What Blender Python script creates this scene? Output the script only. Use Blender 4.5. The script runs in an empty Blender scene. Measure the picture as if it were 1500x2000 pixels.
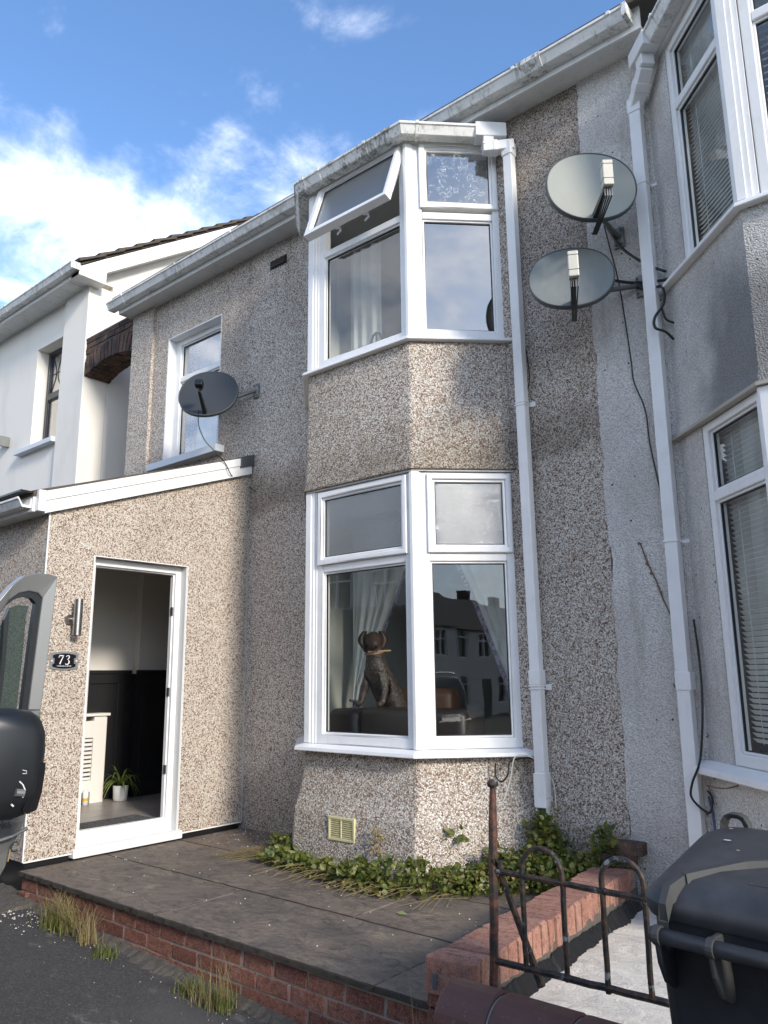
import bpy, bmesh, math, random
import numpy as np
from mathutils import Vector, Matrix, noise
random.seed(7)
PI = math.pi
col = bpy.context.scene.collection
sc = bpy.context.scene

# ------------------------------------------------------------------ camera
YAW, PIT, ROL, FPX = -0.70176358, 0.20657793, -0.01130737, 1520.0
CAM = Vector((0, 0, 1.6))
def cam_rows():
    cy, sy, cp, sp, cr, sr = math.cos(YAW), math.sin(YAW), math.cos(PIT), math.sin(PIT), math.cos(ROL), math.sin(ROL)
    fwd = Vector((sy*cp, cy*cp, sp)); right = Vector((cy, -sy, 0)); up = right.cross(fwd)
    return cr*right + sr*up, -sr*right + cr*up, fwd
RGT, UPV, FWD = cam_rows()
cd = bpy.data.cameras.new('camera'); cam = bpy.data.objects.new('camera', cd); col.objects.link(cam)
cam.matrix_world = Matrix(((RGT.x, UPV.x, -FWD.x, CAM.x), (RGT.y, UPV.y, -FWD.y, CAM.y), (RGT.z, UPV.z, -FWD.z, CAM.z), (0, 0, 0, 1)))
cd.sensor_fit = 'HORIZONTAL'; cd.sensor_width = 36; cd.lens = 36*FPX/1500
cd.clip_start = 0.05; cd.clip_end = 2000
sc.camera = cam
def ray(x, y): return RGT*((x-750)/FPX) - UPV*((y-1000)/FPX) + FWD
def onY(x, y, Y): r = ray(x, y); return CAM + r*((Y-CAM.y)/r.y)
def onX(x, y, X): r = ray(x, y); return CAM + r*((X-CAM.x)/r.x)
def onZ(x, y, Z): r = ray(x, y); return CAM + r*((Z-CAM.z)/r.z)

# ------------------------------------------------------------------ light
SUN_EL, SUN_AZ = math.radians(24), math.radians(105)      # azimuth clockwise from +Y
CLOUD_SEED = 4.6
SUN_STRENGTH, SKY_STRENGTH, EXPOSURE = 1.4, 0.15, 1.53
sc.view_settings.view_transform = 'Standard'; sc.view_settings.look = 'None'
sc.view_settings.gamma = 1; sc.view_settings.exposure = EXPOSURE; sc.view_settings.use_curve_mapping = False
sd = Vector((math.sin(SUN_AZ)*math.cos(SUN_EL), math.cos(SUN_AZ)*math.cos(SUN_EL), math.sin(SUN_EL)))
sl = bpy.data.lights.new('sun', 'SUN'); sl.energy = SUN_STRENGTH; sl.angle = math.radians(10.0); sl.color = (1.0, 0.91, 0.80)
so = bpy.data.objects.new('sun', sl); col.objects.link(so); so.rotation_euler = sd.to_track_quat('Z', 'Y').to_euler(); so.location = (10, -5, 12)

class NB:
    """node builder"""
    def __init__(s, tree):
        s.t = tree; tree.nodes.clear()
    def n(s, typ, props=None, **ins):
        nd = s.t.nodes.new(typ)
        for k, v in (props or {}).items(): setattr(nd, k, v)
        for k, v in ins.items():
            key = int(k[1:]) if k[0] == 'i' and k[1:].isdigit() else k.replace('_', ' ')
            sock = nd.inputs[key]
            if isinstance(v, bpy.types.NodeSocket): s.t.links.new(v, sock)
            else: sock.default_value = v
        return nd
    def math(s, op, a, b=0.0, c=None, clamp=False):
        nd = s.n('ShaderNodeMath', dict(operation=op, use_clamp=clamp), i0=a, i1=b)
        if c is not None:
            if isinstance(c, bpy.types.NodeSocket): s.t.links.new(c, nd.inputs[2])
            else: nd.inputs[2].default_value = c
        return nd.outputs[0]
    def mix(s, f, a, b, blend='MIX'):
        nd = s.n('ShaderNodeMix', dict(data_type='RGBA', blend_type=blend, clamp_factor=True))
        for i, v in ((0, f), (6, a), (7, b)):
            if isinstance(v, bpy.types.NodeSocket): s.t.links.new(v, nd.inputs[i])
            else: nd.inputs[i].default_value = (v if i == 0 else (*v, 1.0)[:4])
        return nd.outputs[2]
    def ramp(s, f, stops, interp='LINEAR'):
        nd = s.n('ShaderNodeValToRGB', Fac=f); cr = nd.color_ramp; cr.interpolation = interp
        while len(cr.elements) < len(stops): cr.elements.new(0.5)
        for e, (p, c) in zip(cr.elements, stops):
            e.position = p; e.color = (c, c, c, 1) if isinstance(c, (int, float)) else (*c, 1)
        return nd.outputs[0]
    def noise(s, vec, scale, detail=4, rough=0.55, out=0, dist=0.0):
        return s.n('ShaderNodeTexNoise', Vector=vec, Scale=scale, Detail=detail, Roughness=rough, Distortion=dist).outputs[out]
    def maprange(s, v, a, b, c=0.0, d=1.0, smooth=True):
        return s.n('ShaderNodeMapRange', dict(interpolation_type='SMOOTHSTEP' if smooth else 'LINEAR'), i0=v, i1=a, i2=b, i3=c, i4=d).outputs[0]
    def scalevec(s, vec, sx, sy, sz):
        return s.n('ShaderNodeMapping', Vector=vec, Scale=(sx, sy, sz)).outputs[0]

world = bpy.data.worlds.new('World'); sc.world = world; world.use_nodes = True
W_ = NB(world.node_tree)
sky = W_.n('ShaderNodeTexSky', dict(sky_type='NISHITA', sun_disc=False, sun_elevation=SUN_EL, sun_rotation=SUN_AZ, altitude=50, air_density=1.0, dust_density=0.6, ozone_density=2.2))
gen = W_.n('ShaderNodeTexCoord').outputs['Generated']
sep = W_.n('ShaderNodeSeparateXYZ', Vector=gen)
zz = W_.math('ADD', W_.math('MAXIMUM', sep.outputs[2], 0.0), 0.22)
cx = W_.math('DIVIDE', sep.outputs[0], zz); cy = W_.math('DIVIDE', sep.outputs[1], zz)
cv = W_.n('ShaderNodeCombineXYZ', X=cx, Y=cy, Z=CLOUD_SEED).outputs[0]
big = W_.noise(cv, 1.15, 3, 0.5, dist=0.3)
fine = W_.noise(W_.scalevec(cv, 1.0, 1.15, 1.0), 5.2, 9, 0.60, dist=0.25)
dens = W_.math('ADD', W_.math('MULTIPLY', big, 0.45), W_.math('MULTIPLY', fine, 0.55))
hi = W_.maprange(sep.outputs[2], 0.51, 0.68, 0.0, 1.0)
thr = W_.math('ADD', 0.375, W_.math('MULTIPLY', hi, 0.23))
mask = W_.math('MULTIPLY', W_.maprange(W_.math('SUBTRACT', dens, thr), -0.05, 0.20), 0.76)
skyc = W_.mix(1.0, sky.outputs[0], (0.53, 0.63, 0.73), 'MULTIPLY')
cloudc = W_.mix(W_.maprange(fine, 0.42, 0.7), (3.8, 4.1, 4.7), (6.0, 6.0, 6.1))
wc = W_.mix(mask, skyc, cloudc)
bg = W_.n('ShaderNodeBackground', Color=wc, Strength=SKY_STRENGTH)
W_.n('ShaderNodeOutputWorld', Surface=bg.outputs[0])

# ------------------------------------------------------------------ mesh helpers
class Fr:
    """local frame on a vertical plane: s along, d outward, z up"""
    def __init__(s, o, u, n): s.o = Vector((o[0], o[1], 0)); s.u = Vector((u[0], u[1], 0)).normalized(); s.n = Vector((n[0], n[1], 0)).normalized()
    def p(s, a, d, z): return s.o + s.u*a + s.n*d + Vector((0, 0, z))
XY = Fr((0, 0), (1, 0), (0, 1))          # plain world axes: s=x, d=y
W = 4.52
FW = Fr((0, W), (1, 0), (0, -1))         # house front wall: s=x, d towards the street
PX = -5.43
FP = Fr((PX, 0), (0, 1), (1, 0))         # porch side wall: s=y

class MB:
    def __init__(s): s.v = []; s.f = []
    def add(s, vs, fs):
        k = len(s.v); s.v += [Vector(v) for v in vs]; s.f += [tuple(i+k for i in f) for f in fs]; return s
    def hexa(s, P): return s.add(P, [(0, 3, 2, 1), (4, 5, 6, 7), (0, 1, 5, 4), (1, 2, 6, 5), (2, 3, 7, 6), (3, 0, 4, 7)])
    def box(s, F, a0, a1, d0, d1, z0, z1):
        return s.hexa([F.p(a0, d0, z0), F.p(a1, d0, z0), F.p(a1, d1, z0), F.p(a0, d1, z0), F.p(a0, d0, z1), F.p(a1, d0, z1), F.p(a1, d1, z1), F.p(a0, d1, z1)])
    def prism(s, pts, z0, z1):
        n = len(pts); vs = [(x, y, z0) for x, y in pts] + [(x, y, z1) for x, y in pts]
        fs = [tuple(range(n))[::-1], tuple(range(n, 2*n))] + [(i, (i+1) % n, n+(i+1) % n, n+i) for i in range(n)]
        return s.add(vs, fs)
    def loft(s, rings, caps=True, closed=True):
        n = len(rings[0]); vs = [v for r in rings for v in r]; fs = []
        for j in range(len(rings)-1):
            for i in range(n if closed else n-1): fs.append((j*n+i, j*n+(i+1) % n, (j+1)*n+(i+1) % n, (j+1)*n+i))
        if caps and closed: fs += [tuple(range(n))[::-1], tuple(range((len(rings)-1)*n, len(rings)*n))]
        return s.add(vs, fs)
    def tube(s, pts, r, seg=8, caps=True):
        pts = [Vector(p) for p in pts]; rings = []; rr = r if isinstance(r, (list, tuple)) else [r]*len(pts)
        t0 = (pts[1]-pts[0]).normalized(); a = t0.cross(Vector((0.13, 0.31, 1))).normalized()
        if a.length < 0.1: a = t0.orthogonal().normalized()
        for i, p in enumerate(pts):
            t = (pts[min(i+1, len(pts)-1)]-pts[max(i-1, 0)]).normalized()
            a = (a - t*a.dot(t)).normalized(); b = t.cross(a)
            rings.append([p + (a*math.cos(q) + b*math.sin(q))*rr[i] for q in [2*PI*k/seg for k in range(seg)]])
        return s.loft(rings, caps)
    def sweep(s, pts, prof, end=True):
        """profile (d outward, z) swept along an xy polyline; outward = right of travel; mitred"""
        n = len(pts); rings = []
        dirs = [(Vector(pts[i+1])-Vector(pts[i])).normalized() for i in range(n-1)]
        for i, p in enumerate(pts):
            if i == 0: nn = Vector((dirs[0].y, -dirs[0].x)); k = 1
            elif i == n-1: nn = Vector((dirs[-1].y, -dirs[-1].x)); k = 1
            else:
                a = Vector((dirs[i-1].y, -dirs[i-1].x)); b = Vector((dirs[i].y, -dirs[i].x)); nn = (a+b).normalized(); k = 1/max(.3, nn.dot(a))
            rings.append([Vector((p[0]+nn.x*d*k, p[1]+nn.y*d*k, z)) for d, z in prof])
        return s.loft(rings, end)
    def cyl(s, c0, c1, r0, r1=None, seg=16): return s.tube([c0, c1], [r0, r0 if r1 is None else r1], seg)
    def ell(s, c, r, seg=16, rings=10, R=None):
        c = Vector(c); vs = []; fs = []
        for j in range(rings+1):
            th = PI*j/rings
            for i in range(seg):
                ph = 2*PI*i/seg; v = Vector((r[0]*math.sin(th)*math.cos(ph), r[1]*math.sin(th)*math.sin(ph), r[2]*math.cos(th)))
                if R: v = R @ v
                vs.append(c+v)
        for j in range(rings):
            for i in range(seg): fs.append((j*seg+i, j*seg+(i+1) % seg, (j+1)*seg+(i+1) % seg, (j+1)*seg+i))
        return s.add(vs, fs)

OFF = {}
def off(p): return OFF.get(p.name, Vector((0, 0, 0))) if p else Vector((0, 0, 0))
def tagit(o, label=None, cat=None, group=None, kind=None):
    for k, v in (('label', label), ('category', cat), ('group', group), ('kind', kind)):
        if v: o[k] = v
def thing(name, label, cat, loc, group=None):
    o = bpy.data.objects.new(name, None); col.objects.link(o); o.location = loc; o.empty_display_size = 0.1
    OFF[o.name] = Vector(loc); tagit(o, label, cat, group); return o
def mk_mesh(name, mb, m, origin, smooth=False, clean=True):
    me = bpy.data.meshes.new(name); me.from_pydata([v-origin for v in mb.v], [], mb.f)
    if clean:
        b = bmesh.new(); b.from_mesh(me); bmesh.ops.remove_doubles(b, verts=b.verts, dist=1e-5); bmesh.ops.recalc_face_normals(b, faces=b.faces); b.to_mesh(me); b.free()
    if m: me.materials.append(m)
    if smooth:
        for p in me.polygons: p.use_smooth = True
    return me
def part(name, mb, m, parent=None, bevel=0, smooth=False, label=None, loc=None, cat=None, kind=None, group=None, clean=True, autos=False):
    base = off(parent); origin = Vector(loc) if loc is not None else base
    o = bpy.data.objects.new(name, mk_mesh(name, mb, m, origin, smooth, clean)); col.objects.link(o)
    if parent: o.parent = parent
    o.location = origin - base; OFF[o.name] = origin
    if bevel:
        md = o.modifiers.new('bevel', 'BEVEL'); md.width = bevel; md.segments = 2; md.limit_method = 'ANGLE'; md.angle_limit = math.radians(35); md.harden_normals = False
    tagit(o, label, cat, group, kind); return o
def inst(name, me, parent, center, rot=0.0, scale=(1, 1, 1), rx=0, ry=0):
    o = bpy.data.objects.new(name, me); col.objects.link(o); o.parent = parent
    o.location = Vector(center)-off(parent); o.rotation_euler = (rx, ry, rot); o.scale = scale; return o

# ------------------------------------------------------------------ materials
def mat(name):
    m = bpy.data.materials.new(name); m.use_nodes = True; return m, NB(m.node_tree)
def finish(nb, color, rough=0.6, bump=None, bstr=0.5, bdist=0.003, metal=0.0, spec=0.5, extra=None):
    kw = dict(Base_Color=color if isinstance(color, bpy.types.NodeSocket) else (*color, 1), Roughness=rough, Metallic=metal)
    p = nb.n('ShaderNodeBsdfPrincipled', **kw); p.inputs['Specular IOR Level'].default_value = spec
    if bump is not None:
        b = nb.n('ShaderNodeBump', Height=bump, Strength=bstr, Distance=bdist); nb.t.links.new(b.outputs[0], p.inputs['Normal'])
    for k, v in (extra or {}).items(): p.inputs[k].default_value = v
    nb.n('ShaderNodeOutputMaterial', Surface=p.outputs[0]); return p
def pos(nb): return nb.n('ShaderNodeNewGeometry').outputs['Position']
def simple(name, c, rough=0.5, metal=0.0, var=0.08, nscale=8, bump=0.0, spec=0.5):
    m, nb = mat(name); P = pos(nb); nz = nb.noise(P, nscale, 5)
    cc = nb.mix(nz, tuple(x*(1-var) for x in c), tuple(min(1, x*(1+var)) for x in c))
    finish(nb, cc, rough, nb.noise(P, nscale*12, 3) if bump else None, bump, 0.002, metal, spec); return m

def pebble(name, stops, scale=105, stain=(0.55, 0.5, 0.46), stain_amt=0.4, extra=None, bstr=0.7, warm=None):
    """dry dash: stones of several colours bedded in render"""
    m, nb = mat(name); P = pos(nb)
    Pd = nb.n('ShaderNodeVectorMath', dict(operation='ADD'), i0=P, i1=nb.n('ShaderNodeVectorMath', dict(operation='SCALE'), i0=nb.noise(P, scale*0.5, 2, out=1), Scale=0.004).outputs[0]).outputs[0]
    v = nb.n('ShaderNodeTexVoronoi', dict(feature='F1'), Vector=Pd, Scale=scale, Randomness=1.0)
    sp = nb.n('ShaderNodeSeparateColor', Color=v.outputs['Color'])
    c = nb.ramp(sp.outputs[0], stops, 'CONSTANT')
    c = nb.mix(nb.math('MULTIPLY', sp.outputs[1], 0.16), c, tuple(x*0.45 for x in stops[0][1]) if not isinstance(stops[0][1], float) else (0.1, 0.1, 0.1))
    gap = nb.maprange(v.outputs['Distance'], 0.45, 0.72)
    c = nb.mix(nb.math('MULTIPLY', gap, 0.45), c, (0.19, 0.17, 0.15))
    big = nb.noise(nb.scalevec(P, 1.0, 1.0, 0.55), 1.3, 7, 0.62)
    st = nb.math('MULTIPLY', nb.maprange(big, 0.47, 0.68), stain_amt)
    c = nb.mix(st, c, nb.mix(1.0, c, stain, 'MULTIPLY'))
    if extra: c = extra(nb, P, c)
    h = nb.math('SUBTRACT', 1.0, nb.math('MULTIPLY', v.outputs['Distance'], 1.3))
    h = nb.math('ADD', h, nb.math('MULTIPLY', sp.outputs[2], 0.7))
    finish(nb, c, 0.75, h, bstr, 0.005, spec=0.35); return m

def band(nb, P, axis, lo, hi, soft):
    s = nb.n('ShaderNodeSeparateXYZ', Vector=P).outputs[axis]
    a = nb.maprange(s, lo-soft, lo+soft); b = nb.maprange(s, hi-soft, hi+soft, 1.0, 0.0)
    return nb.math('MULTIPLY', a, b)
def wall_stains(nb, P, c):
    # damp line where the lean-to roofs once met the wall, algae at the foot, runs under the eaves
    s = nb.n('ShaderNodeSeparateXYZ', Vector=P)
    wob = nb.math('MULTIPLY', nb.math('SUBTRACT', nb.noise(P, 3.0, 5), 0.5), 0.35)
    z = nb.math('ADD', s.outputs[2], wob)
    b1 = nb.math('MULTIPLY', nb.maprange(z, 2.95, 3.12), nb.maprange(z, 3.20, 3.5, 1.0, 0.0))
    b1 = nb.math('MULTIPLY', b1, 0.62)
    b2 = nb.math('MULTIPLY', nb.maprange(z, 0.95, 0.45), 0.45)
    b3 = nb.math('MULTIPLY', nb.maprange(nb.noise(nb.scalevec(P, 5.0, 1.0, 0.5), 2.2, 5), 0.52, 0.75), nb.math('MULTIPLY', nb.maprange(s.outputs[2], 4.3, 5.6), 0.5))
    xr = nb.math('MULTIPLY', nb.maprange(s.outputs[0], -2.9, -2.3), 0.16)
    up = nb.math('MULTIPLY', nb.maprange(nb.math('ADD', s.outputs[0], wob), -2.75, -2.5), nb.math('MULTIPLY', nb.maprange(z, 3.6, 4.6), 0.5))
    f = nb.math('MAXIMUM', nb.math('MAXIMUM', b1, b2), nb.math('MAXIMUM', nb.math('MAXIMUM', b3, xr), up))
    return nb.mix(f, c, nb.mix(1.0, c, (0.42, 0.38, 0.34), 'MULTIPLY'))
MAIN = [(0.0, (0.17, 0.10, 0.068)), (0.14, (0.52, 0.41, 0.32)), (0.35, (0.77, 0.71, 0.63)), (0.56, (0.56, 0.49, 0.42)), (0.71, (0.88, 0.85, 0.78)), (0.92, (0.27, 0.205, 0.16))]
PORCH = [(0.0, (0.21, 0.13, 0.09)), (0.15, (0.58, 0.49, 0.40)), (0.40, (0.73, 0.67, 0.57)), (0.60, (0.38, 0.27, 0.20)), (0.72, (0.81, 0.76, 0.67)), (0.92, (0.45, 0.34, 0.26))]
BAYC = [(0.0, (0.20, 0.125, 0.085)), (0.14, (0.56, 0.48, 0.39)), (0.38, (0.74, 0.69, 0.61)), (0.55, (0.46, 0.36, 0.28)), (0.70, (0.86, 0.83, 0.77)), (0.90, (0.30, 0.23, 0.18))]
M_main = pebble('pebbledash_brown', MAIN, 132, extra=wall_stains)
M_porch = pebble('pebbledash_new_cream', PORCH, 128, stain_amt=0.2)
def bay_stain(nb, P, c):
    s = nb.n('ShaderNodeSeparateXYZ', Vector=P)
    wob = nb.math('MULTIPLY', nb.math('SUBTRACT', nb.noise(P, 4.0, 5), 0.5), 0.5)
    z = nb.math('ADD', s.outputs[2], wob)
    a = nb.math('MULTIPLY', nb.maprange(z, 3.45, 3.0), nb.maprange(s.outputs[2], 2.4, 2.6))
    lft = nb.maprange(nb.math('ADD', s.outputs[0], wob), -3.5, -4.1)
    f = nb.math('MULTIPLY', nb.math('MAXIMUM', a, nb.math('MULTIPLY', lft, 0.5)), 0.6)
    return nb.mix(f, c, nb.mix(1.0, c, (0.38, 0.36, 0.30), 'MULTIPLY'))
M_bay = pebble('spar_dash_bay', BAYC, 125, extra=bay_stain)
def painted_dash(name, extra=None):
    m, nb = mat(name); P = pos(nb)
    v = nb.n('ShaderNodeTexVoronoi', dict(feature='SMOOTH_F1'), Vector=P, Scale=125, Randomness=1.0)
    n2 = nb.noise(P, 100, 4, 0.75); vc = nb.n('ShaderNodeTexVoronoi', dict(feature='F1'), Vector=P, Scale=118); vs_ = nb.n('ShaderNodeSeparateColor', Color=vc.outputs['Color'])
    big = nb.noise(P, 1.6, 6, 0.65)
    c = nb.mix(nb.maprange(big, 0.35, 0.7), (0.95, 0.93, 0.89), (0.76, 0.72, 0.67))
    c = nb.mix(nb.math('MULTIPLY', nb.maprange(n2, 0.45, 0.35), 0.45), c, (0.27, 0.25, 0.225))
    c = nb.mix(nb.math('MULTIPLY', vs_.outputs[0], 0.38), c, (0.46, 0.435, 0.40)); c = nb.mix(nb.math('MULTIPLY', nb.maprange(vc.outputs['Distance'], 0.45, 0.72), 0.5), c, (0.33, 0.31, 0.285))  # dark gaps put the shading between grains into the colour
    rn = nb.noise(nb.scalevec(P, 3.0, 1, 0.35), 2.6, 6, 0.65); c = nb.mix(nb.math('MULTIPLY', nb.maprange(rn, 0.52, 0.68), 0.4), c, (0.40, 0.36, 0.31))
    pits = nb.n('ShaderNodeTexVoronoi', Vector=P, Scale=13, Randomness=1.0)
    pr = nb.math('LESS_THAN', pits.outputs['Distance'], 0.085)
    sep = nb.n('ShaderNodeSeparateColor', Color=pits.outputs['Color'])
    pr = nb.math('MULTIPLY', pr, nb.math('GREATER_THAN', sep.outputs[0], 0.55))
    c = nb.mix(pr, c, (0.03, 0.028, 0.025))
    s = nb.n('ShaderNodeSeparateXYZ', Vector=P)
    zf = nb.math('MULTIPLY', nb.maprange(nb.math('ADD', s.outputs[2], nb.math('MULTIPLY', n2, 0.4)), 1.2, 0.5), 0.55)
    c = nb.mix(zf, c, (0.17, 0.16, 0.14))
    if extra: c = extra(nb, P, c, s)
    h = nb.math('ADD', nb.math('SUBTRACT', 1.0, vc.outputs['Distance']), nb.math('MULTIPLY', n2, 0.9))
    finish(nb, c, 0.5, h, 1.0, 0.009, spec=0.5); return m
def nb_rust(nb, P, c, s):
    r = nb.math('MULTIPLY', nb.maprange(nb.noise(P, 2.3, 4), 0.5, 0.7), nb.maprange(s.outputs[2], 2.5, 3.6))
    return nb.mix(nb.math('MULTIPLY', r, 0.3), c, (0.36, 0.25, 0.19))
def nb_black(nb, P, c, s):
    n1 = nb.math('MULTIPLY', nb.math('SUBTRACT', nb.noise(P, 3.0, 5), 0.5), 0.8)
    x = nb.math('ADD', s.outputs[0], n1)
    f = nb.math('MULTIPLY', nb.maprange(x, -1.5, -1.0), nb.maprange(nb.math('ADD', s.outputs[2], n1), 4.0, 3.4))
    f = nb.math('MULTIPLY', f, nb.maprange(s.outputs[2], 2.6, 2.9))
    return nb.mix(nb.math('MULTIPLY', f, 0.75), c, (0.10, 0.10, 0.10))
M_nb = painted_dash('painted_roughcast', nb_rust)
M_nbbay = painted_dash('painted_roughcast_sooty', nb_black)

def smooth_render(name, c, dirt=0.35):
    m, nb = mat(name); P = pos(nb)
    big = nb.noise(nb.scalevec(P, 1, 1, 0.35), 1.8, 6, 0.6)
    cc = nb.mix(nb.math('MULTIPLY', nb.maprange(big, 0.45, 0.75), dirt), c, tuple(x*0.6 for x in c))
    s = nb.n('ShaderNodeSeparateXYZ', Vector=P)
    finish(nb, cc, 0.8, nb.noise(P, 180, 4), 0.35, 0.002, spec=0.3); return m
M_white = smooth_render('white_render', (0.82, 0.785, 0.715), 0.3)
def dirty(name, base=(0.78, 0.78, 0.75), amt=0.6, scale=6.0, dark=(0.10, 0.10, 0.075), lo=0.5):
    m, nb = mat(name); P = pos(nb)
    a = nb.noise(P, scale, 8, 0.72, dist=0.4); b = nb.noise(nb.scalevec(P, 6, 6, 1.2), 9, 6, 0.65)
    f = nb.math('MULTIPLY', nb.maprange(nb.math('ADD', nb.math('MULTIPLY', a, 0.6), nb.math('MULTIPLY', b, 0.4)), lo, lo+0.14), amt)
    c = nb.mix(f, base, dark)
    c = nb.mix(nb.math('MULTIPLY', nb.maprange(a, 0.35, 0.6), 0.25*amt+0.05), c, (0.45, 0.44, 0.38))
    finish(nb, c, nb.math('ADD', 0.35, nb.math('MULTIPLY', f, 0.4)), b, 0.15, 0.001); return m
M_upvc = dirty('white_upvc', base=(0.83, 0.83, 0.82), amt=0.10, scale=5, lo=0.50, dark=(0.30, 0.29, 0.26))
M_gutter = dirty('weathered_gutter', amt=0.5, lo=0.49)
M_mossy = dirty('mossy_gutter', amt=0.95, scale=7.0, dark=(0.045, 0.045, 0.03), lo=0.455)
M_fascia = dirty('weathered_fascia', amt=0.22, scale=4, base=(0.74, 0.74, 0.72))
M_soffit = dirty('soffit_board', amt=0.25, scale=5, base=(0.70, 0.70, 0.67))
M_gasket = simple('black_gasket', (0.015, 0.015, 0.017), 0.5)
M_antrac = simple('anthracite_frame', (0.035, 0.040, 0.048), 0.35)
M_iron = None
def glass(name, refl=2.2, base=0.03, rough=0.0, wav=0.0, tint=(0.93, 0.96, 0.95), pattern=None):
    m, nb = mat(name); P = pos(nb)
    gg = nb.n('ShaderNodeNewGeometry'); dt = nb.n('ShaderNodeVectorMath', dict(operation='DOT_PRODUCT'), i0=gg.outputs['Normal'], i1=gg.outputs['Incoming']).outputs['Value']
    cs = nb.math('SUBTRACT', 1.0, nb.math('ABSOLUTE', dt), clamp=True)
    fr = nb.math('ADD', 0.04, nb.math('MULTIPLY', 0.96, nb.math('POWER', cs, 5.0)))
    f = nb.math('ADD', nb.math('MULTIPLY', fr, refl), base, clamp=True)
    g = nb.n('ShaderNodeBsdfGlossy', Color=(0.97, 0.98, 1, 1), Roughness=rough)
    h = nb.noise(P, 1.6, 2)
    b = nb.n('ShaderNodeBump', Height=h, Strength=1.0, Distance=0.0009)
    nrm = b.outputs[0]
    if wav:
        h2 = nb.noise(P, 45, 3, 0.6, dist=2.5)
        b2 = nb.n('ShaderNodeBump', Height=h2, Strength=wav, Distance=0.004, Normal=nrm); nrm = b2.outputs[0]
    nb.t.links.new(nrm, g.inputs['Normal'])
    t = nb.n('ShaderNodeBsdfTransparent', Color=(*tint, 1))
    back = t.outputs[0]
    if pattern == 'frost':
        d = nb.n('ShaderNodeBsdfTranslucent', Color=(0.45, 0.48, 0.48, 1)); d2 = nb.n('ShaderNodeBsdfDiffuse', Color=(0.10, 0.11, 0.115, 1))
        a = nb.n('ShaderNodeAddShader', i0=d.outputs[0], i1=d2.outputs[0]); mm = nb.n('ShaderNodeMixShader', Fac=0.55, i1=back, i2=a.outputs[0]); back = mm.outputs[0]
    mx = nb.n('ShaderNodeMixShader', Fac=f, i1=back, i2=g.outputs[0]); outp = mx.outputs[0]
    if pattern == 'etched':
        wv = nb.noise(P, 26, 2, 0.5, dist=1.6); ln = nb.math('ABSOLUTE', nb.math('SUBTRACT', wv, 0.5))
        k = nb.math('MULTIPLY', nb.maprange(ln, 0.022, 0.006), nb.maprange(nb.noise(P, 14, 3), 0.46, 0.56))
        d = nb.n('ShaderNodeBsdfDiffuse', Color=(0.75, 0.78, 0.8, 1)); m2 = nb.n('ShaderNodeMixShader', Fac=nb.math('MULTIPLY', k, 0.85), i1=outp, i2=d.outputs[0]); outp = m2.outputs[0]
    nb.n('ShaderNodeOutputMaterial', Surface=outp); return m
M_glass = glass('window_glass', 1.6, 0.035)
M_glass_up = glass('window_glass_upper', 3.2, 0.14)
M_glass_obs = glass('obscure_glass', 1.8, 0.09, 0.05, 0.9, pattern='frost')
M_glass_etch = glass('etched_glass', 3.0, 0.12, 0.03, 0.05, pattern='etched')
M_glass_nb = glass('neighbour_glass', 1.3, 0.015)
M_glass_van = glass('van_glass', 1.2, 0.02, tint=(0.42, 0.52, 0.47))

def brickm(name, c1, c2, sooty=0.0, rough=0.85):
    m, nb = mat(name); P = pos(nb); oi = nb.n('ShaderNodeObjectInfo').outputs['Random']
    c = nb.mix(oi, c1, c2); nz = nb.noise(P, 30, 6, 0.7)
    c = nb.mix(nb.maprange(nz, 0.4, 0.75), c, tuple(x*0.5 for x in c1))
    sp = nb.noise(P, 170, 3, 0.7); c = nb.mix(nb.math('MULTIPLY', nb.maprange(sp, 0.52, 0.66), 0.55), c, (0.42, 0.31, 0.26)); c = nb.mix(nb.math('MULTIPLY', nb.maprange(sp, 0.46, 0.36), 0.55), c, tuple(x*0.35 for x in c1))
    pu = nb.noise(P, 6.5, 4, 0.6); c = nb.mix(nb.math('MULTIPLY', nb.maprange(pu, 0.52, 0.64), 0.3), c, (0.14, 0.085, 0.085))
    if sooty: c = nb.mix(nb.math('MULTIPLY', nb.maprange(nb.noise(P, 5, 4), 0.35, 0.6), sooty), c, (0.035, 0.032, 0.03))
    lich = nb.maprange(nb.noise(P, 11, 5, 0.7), 0.6, 0.72); c = nb.mix(nb.math('MULTIPLY', lich, 0.3), c, (0.33, 0.29, 0.25))
    finish(nb, c, rough, nb.math('ADD', nz, nb.math('MULTIPLY', sp, 0.6)), 1.0, 0.006, spec=0.25); return m
M_brick = brickm('red_brick', (0.20, 0.072, 0.050), (0.33, 0.135, 0.092))
M_brick_top = brickm('rowlock_brick', (0.38, 0.18, 0.13), (0.47, 0.26, 0.195))
M_brick_old = brickm('sooty_brick', (0.10, 0.055, 0.04), (0.18, 0.11, 0.08), 0.8)
M_mortar = simple('mortar', (0.27, 0.25, 0.215), 0.95, var=0.25, nscale=20, bump=0.6)
M_mortar_dk = simple('dark_mortar', (0.10, 0.09, 0.08), 0.95, var=0.3, nscale=20, bump=0.6)
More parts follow.
